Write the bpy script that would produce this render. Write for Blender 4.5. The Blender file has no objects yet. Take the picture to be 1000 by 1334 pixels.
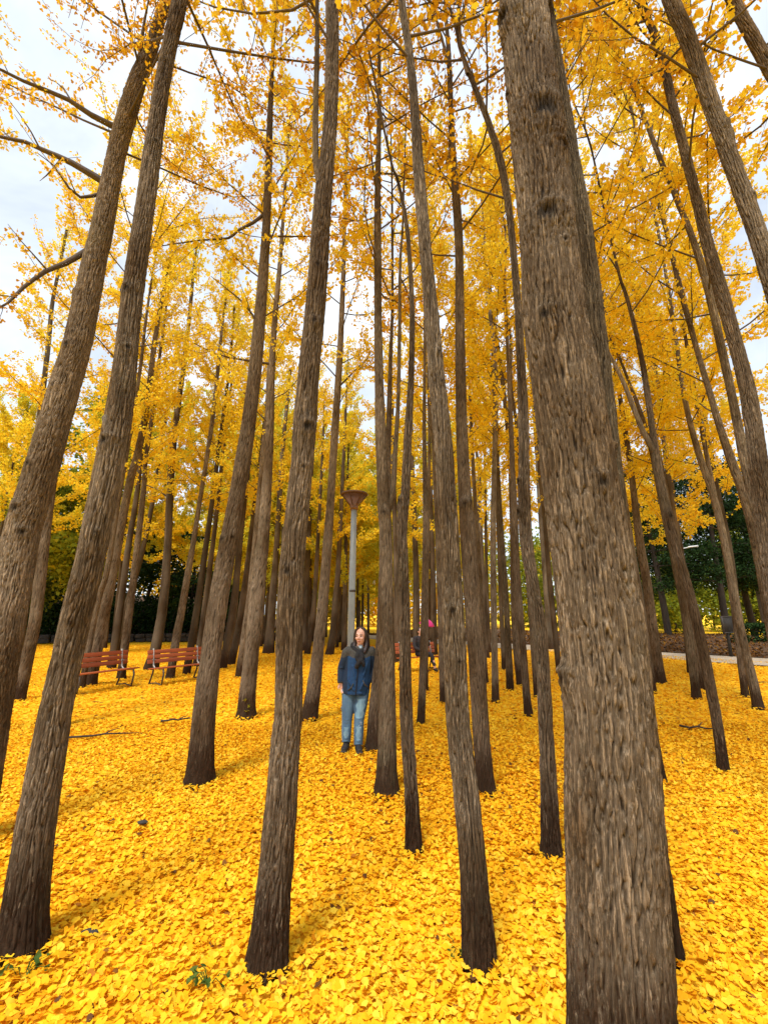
import bpy, bmesh, math, random
import numpy as np
from mathutils import Vector, Matrix

SEED = 11
random.seed(SEED)
RNG = np.random.default_rng(SEED)
R = math.radians
scene = bpy.context.scene
COL = scene.collection

# ------------------------------------------------------------------ camera model
FPX, CX, CY, CAM_H = 580.0, 500.0, 667.0, 1.75
PITCH = math.atan((800 - CY) / FPX)
SP, CP = math.sin(PITCH), math.cos(PITCH)


def ray(x, y):
    u, v = (x - CX) / FPX, (CY - y) / FPX
    return u, CP - v * SP, SP + v * CP          # world direction with unit optical depth


def ground_pt(x, y):
    dx, dy, dz = ray(x, y)
    t = -CAM_H / dz
    return Vector((dx * t, dy * t, 0.0))


def at_dist(x, y, Y):
    dx, dy, dz = ray(x, y)
    t = Y / dy
    return Vector((dx * t, Y, CAM_H + dz * t)), t


# ------------------------------------------------------------------ object helpers
def tag(o, label=None, cat=None, group=None, kind=None):
    if label: o['label'] = label
    if cat: o['category'] = cat
    if group: o['group'] = group
    if kind: o['kind'] = kind
    return o


def empty(name, loc=(0, 0, 0), rz=0.0):
    o = bpy.data.objects.new(name, None)
    o.empty_display_size = 0.2
    COL.objects.link(o)
    o.location = loc
    o.rotation_euler = (0, 0, rz)
    return o


def link_mesh(name, me, mats, parent=None, smooth=False):
    o = bpy.data.objects.new(name, me)
    COL.objects.link(o)
    for m in (mats if isinstance(mats, (list, tuple)) else [mats]):
        me.materials.append(m)
    if parent is not None:
        o.parent = parent
    if smooth and len(me.polygons):
        me.polygons.foreach_set('use_smooth', np.ones(len(me.polygons), dtype=bool))
    return o


def np_mesh(name, verts, faces, tint=None, vattr=None):
    """verts (n,3); faces either (m,k) array or list of such arrays."""
    me = bpy.data.meshes.new(name)
    groups = faces if isinstance(faces, list) else [faces]
    groups = [np.asarray(g, dtype=np.int32) for g in groups if len(g)]
    verts = np.asarray(verts, dtype=np.float32)
    me.vertices.add(len(verts))
    me.vertices.foreach_set('co', verts.ravel())
    nl = sum(g.size for g in groups)
    npoly = sum(len(g) for g in groups)
    me.loops.add(nl)
    me.polygons.add(npoly)
    me.loops.foreach_set('vertex_index', np.concatenate([g.ravel() for g in groups]))
    starts, tot = [], 0
    for g in groups:
        k = g.shape[1]
        starts.append(tot + np.arange(len(g), dtype=np.int32) * k)
        tot += g.size
    me.polygons.foreach_set('loop_start', np.concatenate(starts).astype(np.int32))
    me.update(calc_edges=True)
    if tint is not None:
        a = me.attributes.new('tint', 'FLOAT', 'FACE')
        a.data.foreach_set('value', np.asarray(tint, dtype=np.float32))
    if vattr:
        for k, arr in vattr.items():
            a = me.attributes.new(k, 'FLOAT', 'POINT')
            a.data.foreach_set('value', np.asarray(arr, dtype=np.float32))
    return me


class MB:
    """collects simple solids into one mesh"""
    def __init__(self):
        self.v, self.f, self.n = [], {}, 0

    def add(self, verts, faces):
        for f in faces:
            self.f.setdefault(len(f), []).append([i + self.n for i in f])
        self.v.extend([tuple(p) for p in verts])
        self.n += len(verts)

    def box(self, c, s, M=None):
        x, y, z = s[0] / 2, s[1] / 2, s[2] / 2
        vs = [Vector((a * x, b * y, d * z)) for a in (-1, 1) for b in (-1, 1) for d in (-1, 1)]
        if M: vs = [M @ p for p in vs]
        vs = [p + Vector(c) for p in vs]
        self.add(vs, [(0, 1, 3, 2), (4, 6, 7, 5), (0, 4, 5, 1), (2, 3, 7, 6), (0, 2, 6, 4), (1, 5, 7, 3)])

    def tube(self, pts, rad, seg=8, cap=True, ry=None):
        pts = [Vector(p) for p in pts]
        n = len(pts)
        rad = list(rad) if hasattr(rad, '__len__') else [rad] * n
        ry = rad if ry is None else (list(ry) if hasattr(ry, '__len__') else [ry] * n)
        vs = []
        ref = None
        for i, p in enumerate(pts):
            d = (pts[min(i + 1, n - 1)] - pts[max(i - 1, 0)]).normalized()
            if ref is None:
                ref = Vector((1, 0, 0)) if abs(d.x) < 0.9 else Vector((0, 1, 0))
            a = (ref - d * ref.dot(d)).normalized()
            ref = a
            b = d.cross(a)
            for k in range(seg):
                th = 2 * math.pi * k / seg
                vs.append(p + a * math.cos(th) * rad[i] + b * math.sin(th) * ry[i])
        fs = []
        for i in range(n - 1):
            for k in range(seg):
                k2 = (k + 1) % seg
                fs.append((i * seg + k, i * seg + k2, (i + 1) * seg + k2, (i + 1) * seg + k))
        if cap:
            fs.append(tuple(range(seg - 1, -1, -1)))
            fs.append(tuple((n - 1) * seg + k for k in range(seg)))
        self.add(vs, fs)

    def ball(self, c, r, seg=16, rings=10):
        c = Vector(c)
        r = (r, r, r) if not hasattr(r, '__len__') else r
        vs, fs = [], []
        for i in range(rings + 1):
            ph = math.pi * i / rings
            for k in range(seg):
                th = 2 * math.pi * k / seg
                rr = max(math.sin(ph), 0.004)
                vs.append(c + Vector((rr * math.cos(th) * r[0], rr * math.sin(th) * r[1], math.cos(ph) * r[2])))
        for i in range(rings):
            for k in range(seg):
                k2 = (k + 1) % seg
                fs.append((i * seg + k, (i + 1) * seg + k, (i + 1) * seg + k2, i * seg + k2))
        fs.append(tuple(range(seg)))
        fs.append(tuple(rings * seg + k for k in range(seg - 1, -1, -1)))
        self.add(vs, fs)

    def mesh(self, name):
        return np_mesh(name, np.array(self.v), [np.array(g) for g in self.f.values()])

    def build(self, name, mats, parent=None, smooth=False):
        return link_mesh(name, self.mesh(name), mats, parent, smooth)

    def fused(self, name, mats, parent=None, voxel=0.008, smooth=6):
        """one continuous surface from the overlapping solids"""
        me = self.mesh(name + '_raw')
        tmp = bpy.data.objects.new('tmp', me)
        COL.objects.link(tmp)
        m = tmp.modifiers.new('r', 'REMESH'); m.mode = 'VOXEL'; m.voxel_size = voxel
        s = tmp.modifiers.new('s', 'SMOOTH'); s.iterations = smooth; s.factor = 0.5
        dg = bpy.context.evaluated_depsgraph_get()
        out = bpy.data.meshes.new_from_object(tmp.evaluated_get(dg))
        out.name = name
        bpy.data.objects.remove(tmp)
        bpy.data.meshes.remove(me)
        out.materials.clear()
        return link_mesh(name, out, mats, parent, True)


# ------------------------------------------------------------------ materials
def new_mat(name):
    m = bpy.data.materials.new(name)
    m.use_nodes = True
    nt = m.node_tree
    for n in list(nt.nodes): nt.nodes.remove(n)
    out = nt.nodes.new('ShaderNodeOutputMaterial')
    return m, nt, out


def ramp(nt, fac, stops):
    r = nt.nodes.new('ShaderNodeValToRGB')
    el = r.color_ramp.elements
    while len(el) < len(stops): el.new(0.5)
    for e, (p, c) in zip(el, stops):
        e.position = p
        e.color = (*c, 1)
    nt.links.new(fac, r.inputs[0])
    return r.outputs[0]


def noise(nt, vec, scale, detail=4, rough=0.55, dist=0.0):
    n = nt.nodes.new('ShaderNodeTexNoise')
    n.inputs['Scale'].default_value = scale
    n.inputs['Detail'].default_value = detail
    n.inputs['Roughness'].default_value = rough
    n.inputs['Distortion'].default_value = dist
    if vec is not None: nt.links.new(vec, n.inputs['Vector'])
    return n.outputs['Fac']


def mathn(nt, op, a, b=None, clamp=False):
    n = nt.nodes.new('ShaderNodeMath'); n.operation = op; n.use_clamp = clamp
    for i, x in enumerate((a, b)):
        if x is None: continue
        if isinstance(x, (int, float)): n.inputs[i].default_value = x
        else: nt.links.new(x, n.inputs[i])
    return n.outputs[0]


def mixc(nt, fac, a, b, mode='MIX'):
    n = nt.nodes.new('ShaderNodeMix'); n.data_type = 'RGBA'; n.blend_type = mode
    if isinstance(fac, (int, float)): n.inputs[0].default_value = fac
    else: nt.links.new(fac, n.inputs[0])
    for i, x in ((6, a), (7, b)):
        if isinstance(x, tuple): n.inputs[i].default_value = (*x, 1)
        else: nt.links.new(x, n.inputs[i])
    return n.outputs[2]


def coords(nt, scale=(1, 1, 1), rand=True):
    tc = nt.nodes.new('ShaderNodeTexCoord')
    mp = nt.nodes.new('ShaderNodeMapping')
    mp.inputs['Scale'].default_value = scale
    nt.links.new(tc.outputs['Object'], mp.inputs['Vector'])
    if rand:
        oi = nt.nodes.new('ShaderNodeObjectInfo')
        off = mathn(nt, 'MULTIPLY', oi.outputs['Random'], 37.0)
        nt.links.new(off, mp.inputs['Location'])
    return mp.outputs[0]


def simple_mat(name, c1, c2=None, scale=20, rough=0.7, metal=0.0, bump=0.0, stretch=(1, 1, 1), detail=4):
    m, nt, out = new_mat(name)
    b = nt.nodes.new('ShaderNodeBsdfPrincipled')
    b.inputs['Roughness'].default_value = rough
    b.inputs['Metallic'].default_value = metal
    nt.links.new(b.outputs[0], out.inputs[0])
    f = noise(nt, coords(nt, stretch), scale, detail)
    c2 = c2 or tuple(x * 0.7 for x in c1)
    col = ramp(nt, f, [(0.35, c1), (0.65, c2)])
    nt.links.new(col, b.inputs['Base Color'])
    if bump:
        bp = nt.nodes.new('ShaderNodeBump')
        bp.inputs['Strength'].default_value = bump
        bp.inputs['Distance'].default_value = 0.01
        nt.links.new(f, bp.inputs['Height'])
        nt.links.new(bp.outputs[0], b.inputs['Normal'])
    return m


def leaf_mat(name, stops, transl=0.45, tcol=None, rough=0.6, spec=0.06):
    """thin leaf: per-leaf colour from the tint attribute, light passes through"""
    m, nt, out = new_mat(name)
    at = nt.nodes.new('ShaderNodeAttribute'); at.attribute_name = 'tint'
    col = ramp(nt, at.outputs['Fac'], stops)
    d = nt.nodes.new('ShaderNodeBsdfPrincipled')
    d.inputs['Roughness'].default_value = rough
    d.inputs['Specular IOR Level'].default_value = spec
    t = nt.nodes.new('ShaderNodeBsdfTranslucent')
    nt.links.new(col, d.inputs['Base Color'])
    nt.links.new(col, t.inputs['Color'])
    mx = nt.nodes.new('ShaderNodeMixShader')
    mx.inputs[0].default_value = transl
    nt.links.new(d.outputs[0], mx.inputs[1])
    nt.links.new(t.outputs[0], mx.inputs[2])
    nt.links.new(mx.outputs[0], out.inputs[0])
    return m


def bark_mat(name, light, mid, dark, fine=True):
    m, nt, out = new_mat(name)
    b = nt.nodes.new('ShaderNodeBsdfPrincipled')
    b.inputs['Roughness'].default_value = 0.9
    b.inputs['Specular IOR Level'].default_value = 0.15
    nt.links.new(b.outputs[0], out.inputs[0])
    v = coords(nt, (1, 1, 0.075))
    n1 = noise(nt, v, 58, 6, 0.72, 1.2)                     # long vertical plates
    n2 = noise(nt, coords(nt, (1, 1, 0.4)), 120, 6, 0.75)
    n3 = noise(nt, coords(nt, (1, 1, 0.45)), 2.6, 5, 0.6)   # broad weathering
    n4 = noise(nt, coords(nt, (1, 1, 0.045)), 75, 3, 0.6)    # pale flecks
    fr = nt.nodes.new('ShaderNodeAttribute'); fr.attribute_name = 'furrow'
    kn = nt.nodes.new('ShaderNodeAttribute'); kn.attribute_name = 'knot'
    a = mathn(nt, 'ABSOLUTE', mathn(nt, 'SUBTRACT', n1, 0.47))
    fis = mathn(nt, 'SUBTRACT', 1.0, mathn(nt, 'MULTIPLY', a, 13.0), clamp=True)
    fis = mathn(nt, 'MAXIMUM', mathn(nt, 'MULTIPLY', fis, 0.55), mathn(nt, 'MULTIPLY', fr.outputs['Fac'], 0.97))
    base = mixc(nt, mathn(nt, 'MULTIPLY', mathn(nt, 'SUBTRACT', n2, 0.12), 1.3, clamp=True), mid, light)
    fleck = mathn(nt, 'MULTIPLY', mathn(nt, 'SUBTRACT', n4, 0.66), 9.0, clamp=True)
    base = mixc(nt, mathn(nt, 'MULTIPLY', fleck, 0.55), base, tuple(min(0.6, x * 1.55) for x in light))
    tone = ramp(nt, n3, [(0.36, (0.48, 0.40, 0.30)), (0.5, (0.82, 0.78, 0.72)), (0.66, (1.15, 1.13, 1.1))])
    base = mixc(nt, 1.0, base, tone, 'MULTIPLY')
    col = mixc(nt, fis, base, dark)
    col = mixc(nt, mathn(nt, 'MULTIPLY', kn.outputs['Fac'], 0.85, clamp=True), col, tuple(x * 0.35 for x in dark))
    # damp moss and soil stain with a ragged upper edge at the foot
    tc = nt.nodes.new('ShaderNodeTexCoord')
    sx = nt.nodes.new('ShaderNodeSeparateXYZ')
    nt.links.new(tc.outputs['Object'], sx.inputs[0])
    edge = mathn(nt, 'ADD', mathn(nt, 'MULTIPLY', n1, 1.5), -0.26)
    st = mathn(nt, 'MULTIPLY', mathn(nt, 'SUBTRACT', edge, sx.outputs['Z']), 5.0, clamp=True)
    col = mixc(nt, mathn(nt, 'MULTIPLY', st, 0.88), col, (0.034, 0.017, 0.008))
    n5 = noise(nt, coords(nt, (1, 1, 0.5)), 1.7, 6, 0.7)
    lich = mathn(nt, 'MULTIPLY', mathn(nt, 'SUBTRACT', n5, 0.58), 7.0, clamp=True)
    col = mixc(nt, mathn(nt, 'MULTIPLY', mathn(nt, 'MULTIPLY', lich, n2), 0.55), col, (0.20, 0.20, 0.13))
    oi = nt.nodes.new('ShaderNodeObjectInfo')
    var = ramp(nt, oi.outputs['Random'], [(0.0, (0.62, 0.60, 0.52)), (0.3, (1.0, 0.94, 0.86)), (0.6, (0.78, 0.72, 0.66)), (1.0, (1.12, 1.12, 1.08))])
    col = mixc(nt, 1.0, col, var, 'MULTIPLY')
    nt.links.new(col, b.inputs['Base Color'])
    h = mathn(nt, 'ADD', mathn(nt, 'MULTIPLY', fis, -0.8), mathn(nt, 'MULTIPLY', n2, 0.45))
    bp = nt.nodes.new('ShaderNodeBump')
    bp.inputs['Strength'].default_value = 0.9
    bp.inputs['Distance'].default_value = 0.015
    nt.links.new(h, bp.inputs['Height'])
    nt.links.new(bp.outputs[0], b.inputs['Normal'])
    return m


M = {}
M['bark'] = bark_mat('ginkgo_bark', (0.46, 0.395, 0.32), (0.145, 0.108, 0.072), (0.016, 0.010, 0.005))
M['twig'] = simple_mat('twig_bark', (0.085, 0.06, 0.042), (0.05, 0.035, 0.025), 40, 0.9)
M['darkbark'] = simple_mat('dark_bark', (0.05, 0.036, 0.026), (0.025, 0.018, 0.013), 14, 0.95, bump=0.5, stretch=(1, 1, 0.2))
YEL = [(0.0, (0.62, 0.62, 0.07)), (0.2, (0.85, 0.67, 0.04)), (0.6, (0.85, 0.59, 0.028)), (0.85, (0.78, 0.45, 0.02)), (1.0, (0.50, 0.25, 0.016))]
M['leaf'] = leaf_mat('ginkgo_leaf', YEL, 0.58)
M['litter'] = leaf_mat('fallen_leaf', [(0.0, (0.88, 0.61, 0.05)), (0.35, (0.88, 0.505, 0.015)), (0.75, (0.84, 0.39, 0.010)), (0.93, (0.66, 0.24, 0.01)), (0.97, (0.22, 0.09, 0.02)), (1.0, (0.12, 0.055, 0.02))], 0.25)
M['green'] = leaf_mat('evergreen_leaf', [(0, (0.012, 0.03, 0.010)), (0.6, (0.028, 0.06, 0.016)), (1, (0.07, 0.10, 0.02))], 0.2)
M['pine'] = leaf_mat('pine_needle', [(0, (0.008, 0.02, 0.006)), (0.6, (0.02, 0.046, 0.012)), (1, (0.055, 0.095, 0.02))], 0.15)
M['ygreen'] = leaf_mat('turning_leaf', [(0, (0.16, 0.20, 0.02)), (0.4, (0.30, 0.30, 0.02)), (0.75, (0.55, 0.42, 0.02)), (1, (0.75, 0.43, 0.015))], 0.45)
M['weed'] = leaf_mat('weed_leaf', [(0, (0.05, 0.10, 0.02)), (1, (0.12, 0.16, 0.03))], 0.3)


def litter_ground():
    m, nt, out = new_mat('leaf_litter_ground')
    b = nt.nodes.new('ShaderNodeBsdfPrincipled')
    b.inputs['Roughness'].default_value = 0.8
    b.inputs['Specular IOR Level'].default_value = 0.05
    nt.links.new(b.outputs[0], out.inputs[0])
    v = coords(nt, rand=False)
    vo = nt.nodes.new('ShaderNodeTexVoronoi')
    vo.inputs['Scale'].default_value = 15
    vo.inputs['Randomness'].default_value = 1
    nt.links.new(v, vo.inputs['Vector'])
    bw = nt.nodes.new('ShaderNodeSeparateColor')
    nt.links.new(vo.outputs['Color'], bw.inputs[0])
    leaf = ramp(nt, bw.outputs[0], [(0.0, (0.85, 0.57, 0.035)), (0.5, (0.85, 0.49, 0.015)), (0.85, (0.79, 0.40, 0.012)), (0.97, (0.25, 0.10, 0.02))])
    soil = noise(nt, v, 0.55, 6, 0.7)
    sm = mathn(nt, 'MULTIPLY', mathn(nt, 'SUBTRACT', soil, 0.66), 9.0, clamp=True)
    sn = noise(nt, v, 9, 3, 0.6)
    sm = mathn(nt, 'MULTIPLY', sm, mathn(nt, 'MULTIPLY', sn, 1.6, clamp=True))
    col = mixc(nt, sm, leaf, (0.10, 0.055, 0.025))
    nt.links.new(col, b.inputs['Base Color'])
    bp = nt.nodes.new('ShaderNodeBump')
    bp.inputs['Strength'].default_value = 0.6
    bp.inputs['Distance'].default_value = 0.02
    nt.links.new(bw.outputs[1], bp.inputs['Height'])
    nt.links.new(bp.outputs[0], b.inputs['Normal'])
    return m


M['ground'] = litter_ground()
M['path'] = simple_mat('path_paving', (0.5, 0.4, 0.29), (0.4, 0.31, 0.21), 3, 0.9, bump=0.2, detail=8)
M['soil'] = simple_mat('bank_soil', (0.10, 0.045, 0.014), (0.05, 0.026, 0.01), 4, 0.95, bump=0.8, detail=8)
M['stone'] = simple_mat('wall_stone', (0.06, 0.05, 0.045), (0.025, 0.022, 0.02), 5, 0.95, bump=0.8, detail=8)
M['wood'] = simple_mat('bench_wood', (0.36, 0.085, 0.022), (0.25, 0.052, 0.016), 9, 0.5, bump=0.15, stretch=(0.15, 2, 2))
M['iron'] = simple_mat('bench_iron', (0.10, 0.085, 0.075), (0.06, 0.05, 0.045), 30, 0.5, 0.6)
M['steel'] = simple_mat('bench_steel', (0.36, 0.34, 0.32), (0.26, 0.25, 0.24), 30, 0.4, 0.7)
M['pole'] = simple_mat('lamp_pole_paint', (0.33, 0.37, 0.38), (0.27, 0.31, 0.33), 8, 0.5, 0.2)
M['lampcap'] = simple_mat('lamp_cap_rust', (0.13, 0.06, 0.03), (0.08, 0.035, 0.02), 12, 0.6, 0.1)
M['lampglass'] = simple_mat('lamp_diffuser', (0.2, 0.095, 0.045), (0.13, 0.06, 0.03), 9, 0.4)
M['sign'] = simple_mat('notice_board', (0.035, 0.028, 0.02), (0.02, 0.017, 0.013), 12, 0.7)
M['lampgrey'] = simple_mat('street_lamp_grey', (0.6, 0.62, 0.62), (0.5, 0.52, 0.52), 12, 0.5)
M['skin'] = simple_mat('skin', (0.72, 0.43, 0.32), (0.66, 0.36, 0.26), 30, 0.5)
M['hair'] = simple_mat('dark_hair', (0.02, 0.011, 0.009), (0.035, 0.018, 0.013), 90, 0.45, bump=0.5, stretch=(1, 1, 0.1))
M['navy'] = simple_mat('navy_fleece', (0.006, 0.05, 0.14), (0.005, 0.034, 0.10), 26, 0.85, bump=0.3)
M['navydark'] = simple_mat('navy_sleeve', (0.006, 0.022, 0.055), (0.005, 0.018, 0.042), 26, 0.85, bump=0.3)
M['yoke'] = simple_mat('heather_grey_knit', (0.085, 0.08, 0.066), (0.035, 0.034, 0.032), 110, 0.95, bump=0.6)
M['scarf'] = simple_mat('black_scarf', (0.006, 0.006, 0.008), (0.014, 0.013, 0.014), 40, 0.9, bump=0.4)
M['shirt'] = simple_mat('pale_blue_shirt', (0.45, 0.58, 0.68), (0.38, 0.5, 0.6), 20, 0.8)
M['jeans'] = simple_mat('blue_jeans', (0.095, 0.19, 0.29), (0.06, 0.12, 0.20), 9, 0.85, bump=0.3, stretch=(1, 1, 0.5))
M['fade'] = simple_mat('faded_denim', (0.20, 0.35, 0.44), (0.13, 0.24, 0.33), 22, 0.85, bump=0.3, stretch=(1, 1, 0.4))
M['shoe'] = simple_mat('black_shoe', (0.012, 0.011, 0.011), (0.025, 0.02, 0.02), 20, 0.6)
M['lip'] = simple_mat('lip', (0.42, 0.11, 0.09), (0.36, 0.09, 0.08), 30, 0.5)
M['eye'] = simple_mat('dark_eye', (0.025, 0.016, 0.013), (0.02, 0.012, 0.01), 30, 0.3)
M['black'] = simple_mat('black_cloth', (0.014, 0.012, 0.014), (0.03, 0.025, 0.027), 22, 0.9, bump=0.3)
M['pink'] = simple_mat('pink_nylon', (0.72, 0.035, 0.24), (0.6, 0.025, 0.19), 6, 0.5)

# ------------------------------------------------------------------ noise for bark relief
def lattice(nu, nv, seed):
    return np.random.default_rng(seed).random((nu, nv))


def vnoise(tab, u, v):
    nu, nv = tab.shape
    iu, iv = np.floor(u).astype(int), np.floor(v).astype(int)
    fu, fv = u - iu, v - iv
    fu, fv = fu * fu * (3 - 2 * fu), fv * fv * (3 - 2 * fv)
    a = tab[iu % nu, iv % nv]; b = tab[(iu + 1) % nu, iv % nv]
    c = tab[iu % nu, (iv + 1) % nv]; d = tab[(iu + 1) % nu, (iv + 1) % nv]
    return (a * (1 - fu) + b * fu) * (1 - fv) + (c * (1 - fu) + d * fu) * fv


def smooth_path(pts, rads, step):
    """Catmull-Rom through points, resampled about every step metres"""
    P = np.array(pts, float); r = np.array(rads, float)
    n = len(P)
    outP, outR = [], []
    for i in range(n - 1):
        p0, p1, p2, p3 = P[max(i - 1, 0)], P[i], P[i + 1], P[min(i + 2, n - 1)]
        L = np.linalg.norm(p2 - p1)
        k = max(1, int(round(L / step)))
        for j in range(k):
            t = j / k
            q = 0.5 * ((2 * p1) + (-p0 + p2) * t + (2 * p0 - 5 * p1 + 4 * p2 - p3) * t * t + (-p0 + 3 * p1 - 3 * p2 + p3) * t ** 3)
            outP.append(q); outR.append(r[i] * (1 - t) + r[i + 1] * t)
    outP.append(P[-1]); outR.append(r[-1])
    return np.array(outP), np.array(outR)


def swept(P, rad, seg, seed, relief=0.0, knots=(), flare=True):
    """tapered trunk around path P with bark relief; returns verts, faces, attrs"""
    n = len(P)
    T = np.gradient(P, axis=0)
    T /= np.linalg.norm(T, axis=1)[:, None]
    A = np.array([1.0, 0, 0]) - T * T[:, :1]
    A /= np.linalg.norm(A, axis=1)[:, None]
    B = np.cross(T, A)
    th = np.linspace(0, 2 * np.pi, seg, endpoint=False)
    z = P[:, 2][:, None] + 0 * th[None, :]
    TH = th[None, :] + 0 * z
    rr = rad[:, None] + 0 * TH
    rng = np.random.default_rng(seed)
    # gentle out-of-round swell and buttress at the foot
    tab = lattice(5, 64, seed + 1)
    rr = rr * (1 + 0.10 * (vnoise(tab, TH / (2 * np.pi) * 5, z * 0.8 + 9) - 0.5))
    if flare:
        ph = rng.random() * 6.28
        lob = 1 + 0.35 * np.cos(4 * TH + ph) + 0.2 * np.cos(7 * TH + 2 * ph)
        rr = rr * (1 + 0.14 * np.exp(-np.maximum(z, 0) / 0.10) * lob)
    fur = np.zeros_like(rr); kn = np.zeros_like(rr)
    if relief > 0:
        rm = float(np.median(rad[: max(3, n // 2)]))
        nu = max(8, int(2 * np.pi * rm / (0.026 if rm > 0.15 else 0.023)))
        t1, t2, t3 = lattice(nu, 512, seed + 2), lattice(nu * 2, 512, seed + 3), lattice(6, 256, seed + 4)
        t4 = lattice(nu * 4, 1024, seed + 5)
        u = TH / (2 * np.pi)
        w1 = vnoise(t3, u * 6, z * 3.5) - 0.5
        w2 = vnoise(t1, u * nu, z * 3.2) - 0.5
        w3 = vnoise(t2, u * nu * 2, z * 8.5 + 40) - 0.5
        c = vnoise(t4, u * nu * 4, z * 30.0 + 10) - 0.5
        # two slanting families of furrows cross into long lozenges
        tri = lambda s: np.abs((s % 1.0) - 0.5) * 2
        s1 = u * nu + z * 2.1 + 1.8 * w1 + 1.1 * w2 + 0.6 * w3 + 0.28 * c
        s2 = u * nu - z * 2.5 - 1.5 * w1 + 1.2 * w2 + 0.6 * w3 - 0.28 * c + 0.37
        e1, e2 = 1 - tri(s1), 1 - tri(s2)
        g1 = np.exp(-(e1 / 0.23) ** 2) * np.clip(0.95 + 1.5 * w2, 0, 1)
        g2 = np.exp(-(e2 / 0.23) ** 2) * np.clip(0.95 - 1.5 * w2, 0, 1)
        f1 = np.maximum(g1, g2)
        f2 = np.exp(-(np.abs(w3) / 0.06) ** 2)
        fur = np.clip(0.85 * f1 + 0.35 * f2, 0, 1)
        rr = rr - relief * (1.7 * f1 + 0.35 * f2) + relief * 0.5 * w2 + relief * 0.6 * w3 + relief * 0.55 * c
    else:                                    # far trunks: fissures too fine to model, mean tone darkened to paint in grove shade
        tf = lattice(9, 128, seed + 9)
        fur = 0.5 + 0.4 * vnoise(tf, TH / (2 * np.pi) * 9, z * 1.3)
    for (kz, kth, kr, kh) in knots:
        dth = (TH - kth + np.pi) % (2 * np.pi) - np.pi
        d2 = ((dth * rad[:, None]) ** 2 + (z - kz) ** 2) / kr ** 2
        kt = lattice(40, 64, seed + int(kz * 100) % 97)
        d2 = d2 * (0.55 + 0.9 * vnoise(kt, TH / (2 * np.pi) * 40, z * 28) + 0.9 * (vnoise(kt, TH / (2 * np.pi) * 120, z * 75) - 0.5))
        brow = np.exp(-((z - kz - kr * 0.75) / (kr * 0.28)) ** 2 - ((dth * rad[:, None]) / (kr * 1.1)) ** 2)
        rr = rr + kh * (1.1 * np.exp(-d2 * 0.8) - 0.9 * np.exp(-d2 * 6) + 0.5 * brow)
        kn = np.maximum(kn, np.maximum(np.exp(-(d2 * 3.0) ** 2), 0.45 * np.exp(-d2 * 1.2)))
    V = P[:, None, :] + A[:, None, :] * (np.cos(TH) * rr)[..., None] + B[:, None, :] * (np.sin(TH) * rr)[..., None]
    i = np.arange(n - 1)[:, None] * seg; k = np.arange(seg)[None, :]; k2 = (k + 1) % seg
    F = np.stack([i + k, i + k2, i + seg + k2, i + seg + k], -1).reshape(-1, 4)
    return V.reshape(-1, 3), F, {'furrow': fur.ravel(), 'knot': kn.ravel()}


# ------------------------------------------------------------------ leaves
def unit(v):
    return v / (np.linalg.norm(v, axis=1)[:, None] + 1e-9)


def leaf_arrays(P, D, size, rng, fan=False, wf=1.0):
    """P leaf stems, D pointing direction; fan leaves have two folded halves and a notch"""
    n = len(P)
    D = unit(D)
    N = unit(np.cross(D, rng.normal(size=(n, 3))))
    W = np.cross(D, N)
    s = (size * rng.uniform(0.7, 1.25, n))[:, None]
    curl = rng.uniform(-0.05, 0.28, n)[:, None]
    if not fan:
        l = P + D * s * 0.68 - W * s * 0.52 * wf + N * s * curl
        r = P + D * s * 0.68 + W * s * 0.52 * wf + N * s * curl
        t = P + D * s * 0.92
        V = np.stack([P, r, t, l], 1).reshape(-1, 3)
        F = np.arange(n * 4, dtype=np.int32).reshape(n, 4)
        return V, F, 1
    c2 = rng.uniform(-0.1, 0.3, n)[:, None]
    r1 = P + D * s * 0.58 + W * s * 0.58 + N * s * curl
    r2 = P + D * s * 0.93 + W * s * 0.30 + N * s * c2
    nt_ = P + D * s * 0.80
    l2 = P + D * s * 0.93 - W * s * 0.30 + N * s * c2
    l1 = P + D * s * 0.58 - W * s * 0.58 + N * s * curl
    V = np.stack([P, r1, r2, nt_, l2, l1], 1).reshape(-1, 3)
    b = np.arange(n, dtype=np.int32)[:, None] * 6
    F = np.concatenate([b + np.array([0, 1, 2, 3]), b + np.array([0, 3, 4, 5])], 1).reshape(-1, 4)
    return V, F, 2


class Twigs:
    """thin tapered sticks gathered into one mesh"""
    def __init__(self, seg=4):
        self.mb = MB(); self.seg = seg

    def stick(self, pts, r0, r1):
        n = len(pts)
        self.mb.tube(pts, [r0 + (r1 - r0) * i / (n - 1) for i in range(n)], self.seg, cap=False)


def curve_pts(p, d, L, n, up=0.25, jit=0.12):
    pts = [Vector(p)]
    d = Vector(d).normalized()
    for i in range(n):
        d = (d + Vector((random.gauss(0, jit), random.gauss(0, jit), random.gauss(0, jit) + up / n))).normalized()
        pts.append(pts[-1] + d * (L / n))
    return pts


def polyline_at(pts, s):
    f = s * (len(pts) - 1)
    i = min(int(f), len(pts) - 2)
    return pts[i].lerp(pts[i + 1], f - i), (pts[i + 1] - pts[i]).normalized()


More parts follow.
